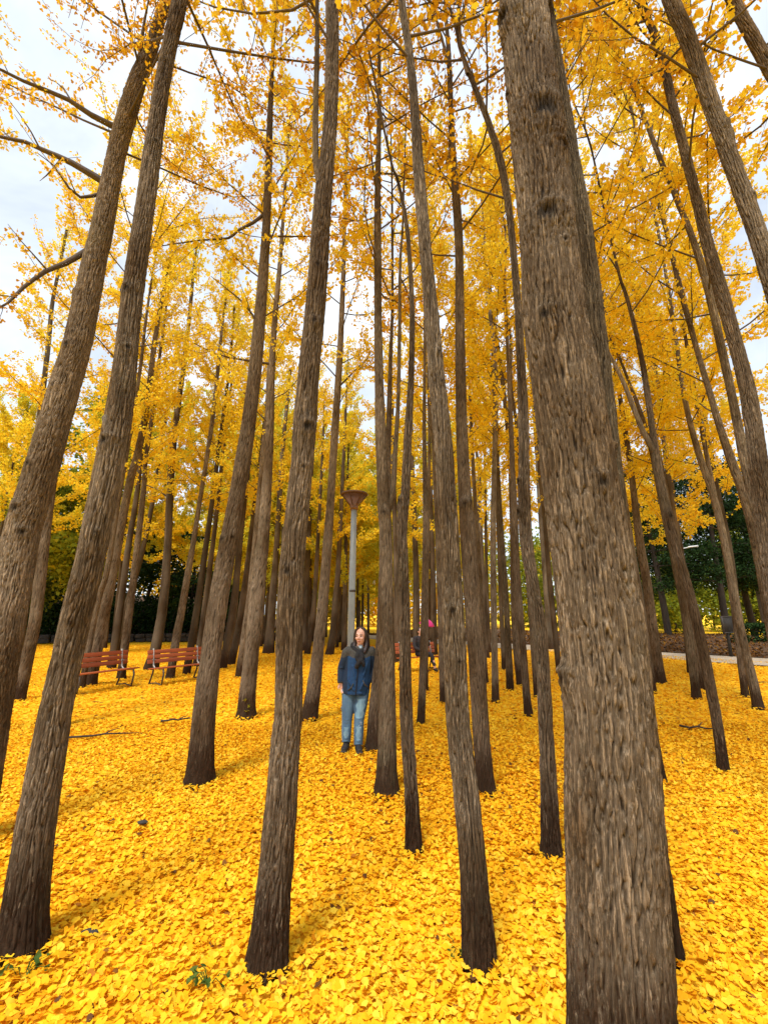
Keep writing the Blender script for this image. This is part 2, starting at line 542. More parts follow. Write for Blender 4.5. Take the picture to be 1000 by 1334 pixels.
def dress_limb(pts, L, tw, tufts, r0, ds, twig_step, s0=0.25):
    """side twigs on a limb, leaf tufts along twigs and limb"""
    nt_ = max(2, int(L / twig_step))
    side = 1
    for k in range(nt_):
        s = s0 + (1 - s0) * (k + random.random()) / nt_
        q, d = polyline_at(pts, min(s, 0.99))
        ax = Vector((random.gauss(0, 1), random.gauss(0, 1), random.gauss(0, 1))).cross(d)
        if ax.length < 1e-3: continue
        ang = random.uniform(0.6, 1.2)
        dd = Matrix.Rotation(ang, 3, ax.normalized()) @ d
        dd.z += 0.15
        ln = random.uniform(0.3, 0.75) * (0.6 + 0.5 * min(L / 2, 1.3))
        tp = curve_pts(q, dd, ln, 3, 0.1, 0.15)
        rr = max(0.0035, r0 * (1 - s) * 0.5)
        tw.stick(tp, rr, 0.002)
        m = max(1, int(ln / ds))
        for j in range(m):
            tufts.append(tuple(polyline_at(tp, (j + random.random()) / m)[0]))
    m = int(L * (1 - s0) / ds)
    for j in range(m):
        tufts.append(tuple(polyline_at(pts, s0 + (1 - s0) * (j + random.random()) / max(m, 1))[0]))


def crown_mesh(name, tufts, per, size, rng, fan, warm, spread=0.05, droop=0.5):
    T = np.array(tufts)
    n = len(T) * per
    P = np.repeat(T, per, 0)
    off = rng.normal(size=(n, 3))
    D = unit(off); D[:, 2] -= droop
    P = P + unit(off) * rng.uniform(0.2, 1.0, n)[:, None] * spread
    V, F, k = leaf_arrays(P, D, size, rng, fan)
    # neighbouring leaves share a hue: slow variation through the crown plus leaf to leaf scatter
    ph = rng.random(3) * 6.28
    slow = np.sin(P[:, 0] * 1.3 + ph[0]) * np.sin(P[:, 2] * 1.1 + ph[1]) * np.sin(P[:, 1] * 1.2 + ph[2])
    tint = np.clip(warm + 0.22 * slow + rng.normal(0, 0.13, n), 0, 1)
    return np_mesh(name, V, F, tint=np.repeat(tint, k))


# ------------------------------------------------------------------ ginkgo
FEET = []
def ginkgo(label, pts, group=None, H=None, z0=None, dens=1.0, forks=(), limbs=(), knots=(), stubs=(),
           warm=0.42, Lmax=2.1, nl=24, base=None, small=1.0):
    """pts: (x, y, width) of the trunk in photo pixels, foot first; the foot fixes the distance"""
    seed = random.randrange(10 ** 6)
    rng = np.random.default_rng(seed)
    if base is None:
        g = ground_pt(pts[0][0], pts[0][1])
        Y = g.y
        W, rad = [], []
        for (x, y, w) in pts:
            p, t = at_dist(x, y, Y)
            ca = math.cos(math.atan((x - CX) / FPX / ray(x, y)[1]))
            W.append(p); rad.append(0.5 * w / FPX * t * (0.06 + 0.94 * ca))
        org = Vector((W[0].x, Y, 0))
    else:
        org, W, rad = base
        Y = org.y
    W = [p - org for p in W]
    FEET.append((org.x, org.y, rad[0]))
    for _ in range(1):                       # even out tracing jitter
        X = [p.x for p in W]
        for i in range(1, len(W) - 1): W[i].x = 0.5 * X[i] + 0.25 * (X[i - 1] + X[i + 1]) if abs((W[i + 1].z - W[i].z) / max(1e-3, W[i].z - W[i - 1].z) - 1) < 0.6 else X[i]
    # a little depth wander so trunks are not flat in one plane
    ph, amp = rng.random() * 6.28, 0.006
    for i, p in enumerate(W):
        p.y += math.sin(p.z * 0.7 + ph) * amp * p.z
    if H is None: H = float(rng.uniform(12.5, 15.5))
    top = W[-1]
    if top.z < H - 0.5:
        d = (W[-1] - W[-3]).normalized()
        d = (d + Vector((0, 0, 0.35))).normalized()
        m = max(2, int((H - top.z) / 1.2))
        r0 = rad[-1]
        for k in range(1, m + 1):
            W.append(top + d * ((H - top.z) / d.z * k / m) + Vector((rng.normal(0, 0.04), rng.normal(0, 0.05), 0)))
            rad.append(max(0.008, r0 * (1 - k / m) ** 0.8))
    else:
        H = top.z
    W.insert(0, W[0] - (W[1] - W[0]).normalized() * 0.15); rad.insert(0, rad[0])
    near = Y < 2.6
    if near: step, seg, relief = 0.009, 300, 0.0095
    elif Y < 4.6: step, seg, relief = 0.014, 140, 0.0075
    elif Y < 8: step, seg, relief = 0.035, 64, 0.005
    elif Y < 14: step, seg, relief = 0.06, 44, 0.0055
    else: step, seg, relief = 0.5, 12, 0.0
    P, rd = smooth_path(W, rad, step)
    root = empty('ginkgo_tree', org)
    tag(root, label, 'tree', group or 'ginkgo trees of the grove')
    kk = []
    for (kx, ky, kr, kh) in knots:
        q, t = at_dist(kx, ky, Y)
        q = q - org
        i = int(np.argmin(abs(P[:, 2] - q.z)))
        s = max(-0.95, min(0.95, (q.x - P[i, 0]) / rd[i]))
        kk.append((q.z, -math.acos(s), kr, kh))
    if Y < 10:
        zk = 1.2 + rng.random()
        while zk < 9:
            i = int(np.argmin(abs(P[:, 2] - zk)))
            kk.append((zk, -math.pi / 2 + rng.normal(0, 0.9), rd[i] * rng.uniform(0.16, 0.34), rd[i] * rng.uniform(0.06, 0.13)))
            zk += rng.uniform(0.45, 1.5)
    V, F, at = swept(P, rd, seg, seed, relief, kk)
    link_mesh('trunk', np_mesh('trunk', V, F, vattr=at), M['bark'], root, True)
    trunkZ, trunkP, trunkR = P[:, 2], P, rd
    stems = [(P, rd)]
    for fk in forks:
        fw, fr = [], []
        for (x, y, w) in fk:
            p, t = at_dist(x, y, Y)
            fw.append(p - org); fr.append(0.5 * w / FPX * t)
        if fw[-1].z < H - 1:
            d = (fw[-1] - fw[-2]).normalized()
            e = fw[-1]
            for k in range(1, 4):
                fw.append(e + d * k * 0.7); fr.append(max(0.006, fr[-1] * 0.7))
        fP, fR = smooth_path(fw, fr, max(step, 0.05))
        V, F, at = swept(fP, fR, max(10, seg // 4), seed + 50, relief * 0.5, flare=False)
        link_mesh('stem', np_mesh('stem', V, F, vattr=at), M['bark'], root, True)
        stems.append((fP, fR))
    for (x, y, w, dx, dy) in stubs:
        p, t = at_dist(x, y, Y); q, t2 = at_dist(x + dx, y + dy, Y)
        r = 0.5 * w / FPX * t
        mb = MB(); mb.tube([p - org, (p - org).lerp(q - org, 0.6), q - org], [r * 1.25, r, r * 0.75], 14)
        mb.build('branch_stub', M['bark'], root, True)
    if z0 is None: z0 = float(rng.uniform(4.6, 6.0))
    far = Y > 15
    mid = Y > 8.5
    ds = 0.11 if far else (0.085 if mid else 0.075)
    size = 0.095 if far else (0.066 if mid else 0.052)
    per = 5 if far else 6
    size *= small
    tw_step = 0.34 if far else 0.25
    tufts = []
    whole = Twigs(3)
    ga = rng.random() * 6.28

    def add_limb(lp, r0, L, s0=0.25, dn=1.0):
        tw = whole if mid and H >= 11 else Twigs(5)
        n = len(lp)
        tw.stick(lp, r0, max(0.004, r0 * 0.18))
        dress_limb(lp, L, tw, tufts, r0, ds / max(0.15, dens * dn), tw_step, s0)
        if tw is not whole:
            tw.mb.build('branch', M['twig'], root, True)

    for si, (sP, sR) in enumerate(stems):
        zz0 = max(z0, sP[0, 2] + 0.5)
        zz1 = sP[-1, 2]
        if zz1 - zz0 < 0.6: continue
        cnt = nl if si == 0 else max(4, nl // 3)
        cnt = max(3, int(cnt * min(1.0, (zz1 - zz0) / 8.5)))
        for i in range(cnt):
            fr = (i + rng.random()) / cnt
            z = zz0 + (zz1 - zz0 - 0.15) * fr
            j = int(np.argmin(abs(sP[:, 2] - z)))
            az = ga + i * 2.4 + rng.normal(0, 0.3)
            el = R(22 + 38 * fr + rng.normal(0, 8))
            L = Lmax * (0.5 + 0.5 * math.sin(math.pi * min(1, 0.2 + fr * 0.75))) * (1 - 0.45 * fr) * rng.uniform(0.75, 1.2)
            d = Vector((math.cos(az) * math.cos(el), math.sin(az) * math.cos(el), math.sin(el)))
            lp = curve_pts(sP[j] + np.array(d) * sR[j] * 0.5, d, L, 5, 0.3, 0.1)
            add_limb(lp, min(0.014, 0.004 + 0.005 * L, sR[j] * 0.7), L)
        # leafy leader at the top
        tp = [Vector(sP[k]) for k in np.linspace(int(len(sP) * 0.8), len(sP) - 1, 5).astype(int)]
        dress_limb(tp, max(0.5, (tp[-1] - tp[0]).length), whole if H >= 11 else Twigs(3), tufts, 0.012, ds / max(0.2, dens), tw_step)
    for lb in limbs:
        lw = []
        for i, (x, y, w) in enumerate(lb):
            p, t = at_dist(x, y, Y - 0.10 * i)
            lw.append(p - org)
        lw[0] = lw[0] + (lw[0] - lw[1]).normalized() * 0.10
        r0 = 0.5 * lb[0][2] / FPX * (Y / ray(lb[0][0], lb[0][1])[1])
        L = sum((lw[i + 1] - lw[i]).length for i in range(len(lw) - 1))
        sp, _ = smooth_path(lw, [1] * len(lw), 0.15)
        add_limb([Vector(q) for q in sp], r0, L, 0.3, 0.5)
    if whole.mb.n:
        whole.mb.build('branchwork', M['twig'], root, True)
    if tufts:
        me = crown_mesh('crown', tufts, per, size, rng, not mid, warm + rng.normal(0, 0.05), 0.06 if not far else 0.10)
        link_mesh('crown', me, M['leaf'], root)
    return root


def random_ginkgo(label, x, y, group, dia=0.3, H=14, z0=4.0, dens=1.0, warm=0.4, Lmax=2.4, nl=26, lean=0.02, small=1.0):
    W, rad = [], []
    lx, ly = random.gauss(0, lean), random.gauss(0, lean)
    for k in range(7):
        z = H * 0.9 * k / 6
        W.append(Vector((x + lx * z + random.gauss(0, 0.03) * (k > 0), y + ly * z + random.gauss(0, 0.03) * (k > 0), z)))
        rad.append(dia / 2 * (1 - 0.12 * k))
    return ginkgo(label, None, group=group, H=H, z0=z0, dens=dens, warm=warm, Lmax=Lmax, nl=nl, small=small, base=(Vector((x, y, 0)), W, rad))


NEAR = 'tall ginkgo trunks of the front rows'
MID = 'ginkgo trunks of the middle rows'
BACK = 'slender ginkgo trunks of the back rows'

# --- the big trunks of the foreground
ginkgo('thickest trunk of all, deeply furrowed grey bark, in front right of centre',
       [(812, 1420, 150), (806, 1334, 142), (804, 1260, 139), (801, 1160, 132), (797, 1060, 127), (794, 960, 121), (788, 860, 114), (780, 800, 112), (774, 760, 108), (762, 680, 103), (751, 600, 98), (739, 500, 92), (728, 450, 87), (722, 400, 83), (716, 300, 75), (705, 200, 71), (692, 100, 68), (681, 0, 62)],
       NEAR, H=13.5, z0=6.6, dens=0.42, warm=0.76,
       knots=[(700, 170, 0.13, 0.03), (704, 300, 0.09, 0.026), (657, 32, 0.08, 0.035), (700, 425, 0.05, 0.014), (765, 640, 0.05, 0.012)])
ginkgo('leaning grey trunk at the left edge that bends right with bare side limbs',
       [(-42, 1100, 66), (-32, 1050, 62), (-13, 930, 60), (11, 800, 56), (24, 700, 52), (39, 660, 50), (57, 600, 46), (86, 500, 42), (99, 450, 39), (114, 375, 36), (123, 325, 32), (130, 300, 31), (150, 200, 26), (165, 150, 27), (184, 100, 23), (196, 75, 20), (212, 30, 16), (222, 0, 14)],
       NEAR, H=13, z0=6.6, dens=1.0, nl=30, Lmax=3.3, warm=0.9, small=0.66,
       limbs=[[(150, 165, 9), (120, 150, 8), (90, 130, 8), (60, 117, 7), (30, 105, 6), (0, 90, 5), (-40, 80, 4)],
              [(127, 232, 10), (95, 213, 9), (60, 197, 8), (33, 185, 8), (0, 178, 6), (-40, 172, 5)],
              [(107, 330, 8), (85, 343, 7), (60, 353, 7), (30, 375, 6), (10, 395, 5), (-20, 410, 4)],
              [(181, 88, 7), (184, 60, 6), (189, 25, 5), (196, -10, 4)],
              [(122, 254, 5), (105, 257, 5), (90, 245, 4), (70, 215, 3), (50, 200, 3)]],
       knots=[(34, 665, 0.06, 0.02), (95, 455, 0.04, 0.015), (98, 385, 0.05, 0.02), (50, 610, 0.05, 0.015)])
ginkgo('leaning grey trunk in the left foreground with a broken branch stub halfway up',
       [(29, 1240, 64), (34, 1160, 57), (50, 1060, 53), (68, 960, 47), (73, 930, 46), (88, 860, 43), (102, 800, 43), (114, 750, 41), (126, 700, 39), (136, 650, 37), (148, 600, 36), (158, 550, 34), (165, 500, 31), (168, 450, 30), (173, 400, 29), (179, 350, 28), (186, 300, 27), (192, 250, 26), (197, 200, 25), (204, 150, 23), (210, 100, 22), (219, 50, 21), (230, 0, 21)],
       NEAR, H=13, z0=6.4, dens=1.0, nl=30, Lmax=3.3, warm=0.9, small=0.66,
       stubs=[(149, 575, 17, -9, -32)],
       knots=[(146, 580, 0.05, 0.02), (174, 460, 0.03, 0.012), (172, 385, 0.04, 0.015), (206, 190, 0.03, 0.015)])
ginkgo('straight grey trunk left of the lamp post, forked high up, dark wet foot',
       [(347, 1262, 54), (358, 1160, 46), (366, 1060, 43), (373, 960, 39), (376, 930, 37), (377, 860, 36), (377, 800, 34), (378, 750, 33), (383, 700, 32), (388, 650, 31), (395, 600, 30), (396, 550, 31), (400, 500, 29), (406, 450, 27), (411, 400, 26), (416, 350, 25), (418, 300, 24), (422, 250, 23), (429, 200, 20), (432, 150, 18), (433, 100, 18), (434, 50, 17), (434, 0, 16)],
       NEAR, H=13.5, z0=6.2, dens=0.42, warm=0.76,
       forks=[[(419, 250, 8), (412, 215, 8), (411, 150, 8), (412, 100, 7), (413, 50, 6), (413, 0, 5)]],
       knots=[(377, 745, 0.04, 0.012), (402, 560, 0.05, 0.015), (412, 425, 0.03, 0.012), (416, 355, 0.03, 0.012)])
ginkgo('grey trunk right of centre leaning left, paler bark strip along its middle',
       [(624, 1258, 46), (621, 1210, 42), (618, 1160, 38), (614, 1110, 36), (610, 1060, 35), (604, 1010, 33), (597, 960, 31), (594, 910, 30), (593, 860, 30), (590, 800, 29), (587, 750, 27), (585, 700, 26), (581, 650, 25), (579, 600, 25), (574, 550, 24), (568, 500, 21), (565, 450, 20), (560, 400, 19), (556, 350, 17), (551, 300, 16), (547, 250, 16), (543, 200, 14), (541, 150, 12), (537, 100, 11), (532, 50, 10), (524, 0, 10)],
       NEAR, H=13, z0=6.0, dens=0.4, warm=0.76, knots=[(587, 795, 0.03, 0.012), (596, 860, 0.02, 0.01), (570, 465, 0.02, 0.01)])
ginkgo('grey trunk half hidden behind the thickest furrowed trunk on its right',
       [(868, 1242, 42), (850, 1100, 36), (831, 960, 34), (812, 800, 32), (797, 650, 30), (786, 520, 29), (778, 450, 27), (768, 350, 24), (762, 280, 22), (747, 200, 18), (733, 100, 17), (715, 0, 14)],
       NEAR, H=13, z0=6.4, dens=0.36, warm=0.76)
ginkgo('furrowed trunk just left of the thickest trunk, curving left and forked at top',
       [(718, 1112, 26), (716, 1060, 24), (711, 960, 19), (708, 860, 18), (702, 800, 17), (690, 750, 16), (684, 700, 17), (681, 650, 16), (682, 600, 14), (681, 550, 14), (678, 500, 12), (676, 450, 11), (674, 400, 10), (669, 350, 9), (665, 300, 9), (660, 250, 10), (650, 200, 10), (637, 150, 8), (613, 100, 7), (600, 60, 5), (592, 20, 4)],
       NEAR, z0=6.0, dens=0.42, warm=0.76, knots=[(673, 668, 0.04, 0.02), (672, 628, 0.03, 0.02)],
       forks=[[(609, 97, 5), (600, 60, 5), (598, 20, 4), (597, 0, 3)]])
ginkgo('thin trunk with a swollen knot, second right of the woman',
       [(538, 1108, 22), (537, 1060, 19), (534, 1010, 17), (530, 960, 17), (528, 910, 16), (527, 850, 15), (527, 800, 15), (525, 750, 14), (523, 700, 13), (524, 670, 14), (528, 645, 12), (529, 600, 11), (532, 550, 10), (535, 500, 8), (537, 450, 7), (537, 400, 7), (535, 350, 6), (531, 300, 6), (526, 265, 5), (519, 230, 4), (508, 200, 3)],
       NEAR, z0=6.5, dens=0.42, warm=0.76, knots=[(519, 655, 0.04, 0.025)])
ginkgo('dark trunk partly behind the leaning pale striped trunk, with a black knot',
       [(633, 1032, 23), (626, 960, 22), (621, 860, 22), (616, 800, 22), (609, 700, 21), (606, 650, 18), (603, 600, 16), (601, 550, 15), (600, 500, 14), (599, 450, 13), (598, 400, 12), (598, 350, 11), (597, 300, 11), (592, 250, 10), (588, 200, 9), (586, 150, 7), (586, 100, 7), (584, 60, 6), (580, 0, 4)],
       NEAR, z0=6.0, dens=0.42, warm=0.76, forks=[[(586, 95, 5), (578, 60, 4), (566, 20, 3)]], knots=[(604, 658, 0.05, 0.03), (610, 655, 0.04, 0.02)])
ginkgo('forked trunk whose dark foot stands right beside the woman',
       [(503, 1032, 31), (503, 1000, 26), (504, 960, 24), (504, 900, 22), (503, 800, 20), (503, 700, 17), (500, 660, 17), (497, 600, 15), (495, 550, 14), (494, 500, 12), (493, 450, 11), (492, 400, 10), (492, 350, 10), (492, 300, 10), (491, 250, 8), (493, 200, 7), (494, 150, 6), (494, 100, 5), (494, 50, 4), (492, 0, 3)],
       NEAR, z0=5.8, dens=0.42, warm=0.76, forks=[[(503, 675, 8), (511, 645, 8), (514, 600, 7), (517, 550, 6), (519, 500, 5), (520, 450, 5), (521, 350, 4), (524, 300, 3), (526, 240, 2.5)]],
       knots=[(500, 668, 0.04, 0.02)])
ginkgo('brown trunk touching the woman, mostly behind the forked trunk',
       [(490, 976, 28), (493, 920, 25), (496, 880, 22), (499, 840, 20), (501, 760, 16), (503, 680, 13), (505, 600, 9), (506, 540, 7), (509, 460, 5), (511, 400, 4), (511, 300, 3), (510, 220, 2)],
       NEAR, z0=6.2, dens=0.4, warm=0.76)
ginkgo('dark brown trunk right of the benches, leaning right over yellow leaves',
       [(260, 1018, 38), (264, 960, 32), (268, 910, 30), (274, 860, 27), (282, 800, 26), (289, 750, 25), (299, 700, 23), (307, 650, 21), (316, 600, 21), (324, 550, 19), (329, 500, 18), (335, 450, 17), (339, 400, 15), (344, 350, 13), (347, 300, 11), (350, 250, 10), (352, 200, 9), (353, 160, 8), (355, 100, 6), (357, 40, 4)],
       NEAR, z0=5.6, dens=1.0, knots=[(292, 705, 0.05, 0.02), (305, 700, 0.04, 0.015)],
       limbs=[[(346, 277, 5), (330, 290, 5), (310, 300, 4), (298, 310, 4), (260, 313, 3), (200, 322, 2)],
              [(338, 425, 4), (320, 398, 3), (300, 380, 3), (275, 360, 2)]])
ginkgo('dark trunk with a green leaf sprig at its foot, right of the leaning brown trunk',
       [(321, 932, 25), (323, 900, 22), (328, 850, 19), (333, 800, 20), (337, 750, 19), (340, 725, 18), (343, 700, 16), (346, 650, 14), (350, 600, 12), (352, 550, 11), (354, 500, 9), (356, 450, 8), (360, 400, 7), (365, 350, 6), (367, 300, 5), (370, 250, 4), (375, 180, 3)],
       NEAR, z0=5.4, dens=0.8, knots=[(332, 770, 0.05, 0.02)], limbs=[[(352, 474, 4), (325, 470, 4), (285, 462, 3), (245, 443, 2)]])
ginkgo('dark trunk immediately left of the grey lamp post',
       [(403, 935, 21), (408, 900, 19), (414, 850, 15), (419, 800, 14), (424, 750, 13), (427, 700, 12), (431, 650, 10), (434, 600, 10), (437, 550, 10), (440, 500, 9), (443, 450, 8), (445, 400, 7), (447, 360, 6), (449, 300, 5), (451, 220, 4)],
       NEAR, z0=5.6, dens=0.7, limbs=[[(440, 505, 3), (455, 490, 3), (475, 470, 2), (495, 455, 2)]])
ginkgo('thin trunk standing alone in the leaves on the right, leaning left',
       [(942, 1006, 17), (937, 965, 15), (932, 930, 15), (925, 900, 15), (920, 870, 15), (914, 842, 14), (907, 812, 14), (899, 780, 13), (891, 753, 13), (883, 728, 13), (876, 700, 13), (868, 670, 13), (860, 635, 12), (854, 600, 12), (849, 562, 9), (843, 512, 8), (836, 462, 7), (827, 420, 6), (817, 382, 5), (807, 352, 4)],
       NEAR, z0=5.8, dens=0.7, knots=[(868, 672, 0.05, 0.02)], forks=[[(852, 590, 8), (837, 562, 7), (822, 525, 6), (810, 495, 5), (792, 460, 4), (775, 440, 3)]])
ginkgo('foot of a trunk peeking out low behind the right side of the thickest trunk',
       [(859, 1020, 18), (848, 950, 15), (838, 880, 14), (825, 800, 13), (812, 720, 12), (800, 640, 11), (790, 560, 10), (778, 470, 9), (770, 400, 7)],
       NEAR, z0=5.6, dens=0.7)

# --- right edge, tall trunks leaning in
ginkgo('thick trunk at the right edge at head height, leaning left into the frame',
       [(1062, 1080, 44), (1040, 950, 40), (1015, 800, 37), (1000, 700, 32), (990, 600, 27), (982, 550, 25), (975, 500, 23), (962, 450, 21), (940, 375, 21), (920, 312, 17), (905, 250, 15), (890, 200, 14), (875, 150, 13), (857, 75, 12), (845, 38, 10), (825, 0, 9)],
       NEAR, z0=6.6, dens=0.8, warm=0.6, forks=[[(856, 72, 7), (850, 50, 7), (844, 20, 6), (838, 0, 5)]])
ginkgo('thick pale trunk slanting across the upper right corner area',
       [(1190, 1180, 50), (1150, 960, 44), (1110, 750, 38), (1075, 600, 35), (1040, 470, 32), (1010, 370, 30), (987, 300, 28), (970, 250, 27), (947, 200, 25), (930, 150, 24), (910, 100, 24), (890, 50, 24), (867, 0, 23)],
       NEAR, z0=6.4, dens=0.5, warm=0.76, knots=[(945, 172, 0.06, 0.02), (955, 185, 0.05, 0.02), (975, 260, 0.03, 0.015)])
ginkgo('trunk crossing the very top right corner',
       [(1310, 1150, 46), (1265, 930, 40), (1240, 800, 36), (1180, 550, 32), (1110, 320, 28), (1060, 200, 26), (1015, 100, 24), (990, 50, 22), (960, 0, 20)],
       NEAR, z0=6.4, dens=0.5, warm=0.76)
ginkgo('slim knotted trunk crossing just left of the thick right edge trunk',
       [(1030, 955, 22), (1010, 850, 19), (995, 770, 16), (984, 700, 15), (968, 645, 14), (952, 600, 13), (935, 550, 10), (922, 500, 9), (910, 450, 8), (885, 375, 8), (867, 300, 6), (850, 250, 5), (830, 215, 4)],
       MID, z0=5.2, dens=1.05, Lmax=2.9, knots=[(972, 652, 0.06, 0.03)])
ginkgo('trunk against the thick right edge trunk, its foot outside the frame',
       [(1052, 1000, 26), (1025, 850, 22), (1003, 740, 18), (985, 660, 16), (970, 600, 15), (960, 550, 13), (950, 500, 12), (935, 450, 12), (922, 375, 12), (897, 312, 9), (882, 270, 8), (870, 237, 7), (857, 200, 7), (842, 155, 6), (825, 107, 5), (810, 67, 4)],
       MID, z0=5.4, dens=1.05, Lmax=2.9)
ginkgo('lower trunk at right with a wide foot, in front of the notice board',
       [(987, 922, 16), (980, 885, 14), (970, 847, 12), (959, 798, 11), (952, 748, 10), (943, 711, 10), (935, 674, 11), (926, 637, 10), (910, 600, 9), (897, 550, 8), (886, 500, 7), (884, 450, 6), (872, 375, 5), (860, 312, 4), (845, 260, 3)],
       MID, z0=5.4, dens=1.05, Lmax=2.9)
ginkgo('dark trunk foot tucked behind the trunk before the notice board',
       [(970, 907, 11), (963, 860, 10), (957, 800, 9), (948, 740, 8), (937, 680, 8), (925, 610, 7), (912, 550, 6), (902, 500, 6), (892, 450, 5), (880, 380, 4)],
       MID, z0=5.0, dens=1.05, Lmax=2.9)
ginkgo('trunk directly left of the lone thin leaning trunk, their stems crossing',
       [(907, 909, 13), (903, 875, 12), (899, 845, 12), (894, 812, 11), (888, 780, 10), (882, 750, 10), (875, 715, 9), (868, 685, 9), (860, 650, 8), (848, 590, 7), (835, 540, 6), (815, 490, 4)],
       MID, z0=5.0, dens=1.05, Lmax=2.9)
ginkgo('narrow dark trunk showing between the two crossing trunks on the right',
       [(917, 897, 11), (908, 850, 10), (899, 800, 9), (885, 730, 8), (870, 650, 7), (850, 560, 6), (835, 460, 5)],
       MID, z0=5.0, dens=1.05, Lmax=2.9)
ginkgo('trunk with clear foot just right of the thickest trunk, before the path',
       [(860, 889, 16), (854, 850, 14), (847, 798, 13), (841, 750, 12), (834, 724, 12), (830, 690, 11), (825, 650, 9), (820, 600, 8), (812, 540, 7), (802, 480, 5), (795, 440, 4)],
       MID, z0=5.0, dens=1.05, Lmax=2.9)
ginkgo('thin trunk hugging the thickest trunk on the right, behind it',
       [(850, 901, 10), (845, 860, 9), (836, 800, 9), (824, 720, 8), (812, 640, 7), (800, 560, 6)],
       MID, z0=5.0, dens=1.05, Lmax=2.9)

# --- left group round the benches
ginkgo('shadowed trunk close behind the left edge trunk',
       [(24, 911, 20), (36, 860, 18), (47, 800, 17), (55, 700, 16), (68, 640, 13), (80, 560, 11), (92, 480, 9), (105, 400, 7)], MID, z0=5.2, dens=1.0, Lmax=2.3)
ginkgo('thin trunk seen only high up left of the left edge trunk',
       [(8, 860, 12), (20, 780, 11), (35, 680, 10), (50, 570, 9), (58, 500, 8), (61, 440, 7), (66, 400, 6), (76, 365, 5), (88, 300, 4)], MID, z0=5.2, dens=1.0, Lmax=2.3)
ginkgo('trunk rising behind the back of the left bench, nearest the stubbed trunk',
       [(119, 891, 15), (130, 825, 15), (143, 775, 14), (151, 725, 13), (159, 675, 12), (169, 625, 11), (177, 595, 10), (189, 550, 9), (196, 500, 8), (202, 450, 7), (210, 400, 5), (216, 370, 4)], MID, z0=5.0, dens=1.0, Lmax=2.3)
ginkgo('sliver of a trunk between the stubbed trunk and the left bench',
       [(107, 894, 9), (118, 825, 9), (131, 775, 8), (141, 740, 8), (155, 650, 7), (170, 560, 6), (182, 480, 5), (190, 420, 4)], MID, z0=5.0, dens=1.0, Lmax=2.3)
ginkgo('trunk behind the right end of the left bench',
       [(158, 883, 12), (164, 830, 11), (172, 775, 10), (177, 725, 9), (183, 675, 8), (188, 625, 7), (190, 600, 6), (198, 550, 6), (205, 500, 5), (211, 450, 4), (216, 400, 3)], MID, z0=5.0, dens=1.0, Lmax=2.3)
ginkgo('leafy thin trunk further back between the two left benches',
       [(152, 848, 9), (162, 800, 9), (174, 760, 8), (186, 720, 7), (197, 662, 6), (207, 607, 5), (215, 560, 4), (222, 520, 3)], BACK, z0=3.6, dens=1.35, Lmax=2.4)
ginkgo('wide footed trunk at the left end of the second bench',
       [(197, 872, 19), (202, 850, 15), (207, 825, 14), (211, 800, 13), (217, 750, 12), (219, 700, 10), (221, 650, 10), (224, 600, 9), (230, 550, 8), (237, 500, 7), (242, 450, 6), (247, 400, 5), (251, 360, 4), (258, 320, 3)], MID, z0=5.2, dens=1.0, Lmax=2.3,
       limbs=[[(219, 648, 3), (205, 638, 3), (190, 632, 2), (175, 628, 2)]])
ginkgo('trunk behind the middle of the second bench',
       [(222, 882, 11), (231, 825, 11), (236, 800, 10), (244, 750, 9), (254, 700, 7), (260, 650, 6), (268, 600, 6), (277, 550, 6), (283, 500, 5), (288, 450, 4), (293, 400, 3), (299, 340, 2.5)], MID, z0=5.0, dens=1.0, Lmax=2.3)
ginkgo('trunk behind the right end of the second bench',
       [(243, 877, 10), (252, 825, 10), (259, 775, 9), (267, 725, 8), (274, 675, 7), (279, 640, 6), (283, 600, 6), (289, 550, 5), (296, 500, 4), (302, 450, 3), (306, 400, 2.5)], MID, z0=5.0, dens=1.0, Lmax=2.3)
ginkgo('faint trunk just off the right end of the second bench',
       [(255, 868, 9), (262, 825, 8), (270, 770, 8), (275, 725, 7), (280, 690, 6), (290, 600, 5), (297, 540, 4), (303, 480, 3)], MID, z0=5.0, dens=1.0, Lmax=2.3)
ginkgo('trunk showing right behind the leaning brown trunk near the benches',
       [(290, 870, 11), (300, 825, 12), (305, 790, 11), (309, 750, 9), (312, 710, 8), (318, 650, 7), (328, 560, 6), (338, 480, 5)], MID, z0=5.0, dens=1.0, Lmax=2.3)
ginkgo('second narrow trunk right of the leaning brown trunk, farther back',
       [(301, 865, 10), (311, 825, 10), (317, 775, 9), (325, 725, 8), (330, 675, 7), (336, 625, 6), (343, 560, 5), (350, 500, 4)], MID, z0=4.6, dens=1.0, Lmax=2.3)
ginkgo('narrow trunk partly hidden behind the trunk with the leaf sprig',
       [(311, 882, 10), (318, 830, 9), (325, 780, 8), (332, 720, 8), (338, 650, 7), (343, 580, 6)], MID, z0=4.8, dens=1.0, Lmax=2.3)
ginkgo('dark trunk between the leaf sprig trunk and the straight grey forked trunk',
       [(350, 851, 15), (353, 815, 12), (355, 775, 10), (360, 725, 8), (363, 660, 7), (367, 600, 6), (372, 550, 5), (378, 480, 4)], BACK, z0=4.6, dens=1.35, Lmax=2.4)
ginkgo('thin trunk along the right side of the straight grey forked trunk',
       [(396, 848, 8), (398, 780, 8), (401, 720, 7), (404, 650, 6), (408, 560, 5), (412, 480, 4)], BACK, z0=4.6, dens=1.35, Lmax=2.4)
ginkgo('thin trunk left of the dark trunk next to the lamp post',
       [(400, 852, 8), (404, 825, 8), (408, 800, 7), (412, 750, 6), (414, 700, 5), (418, 640, 4), (421, 560, 3)], BACK, z0=4.4, dens=1.35, Lmax=2.4)
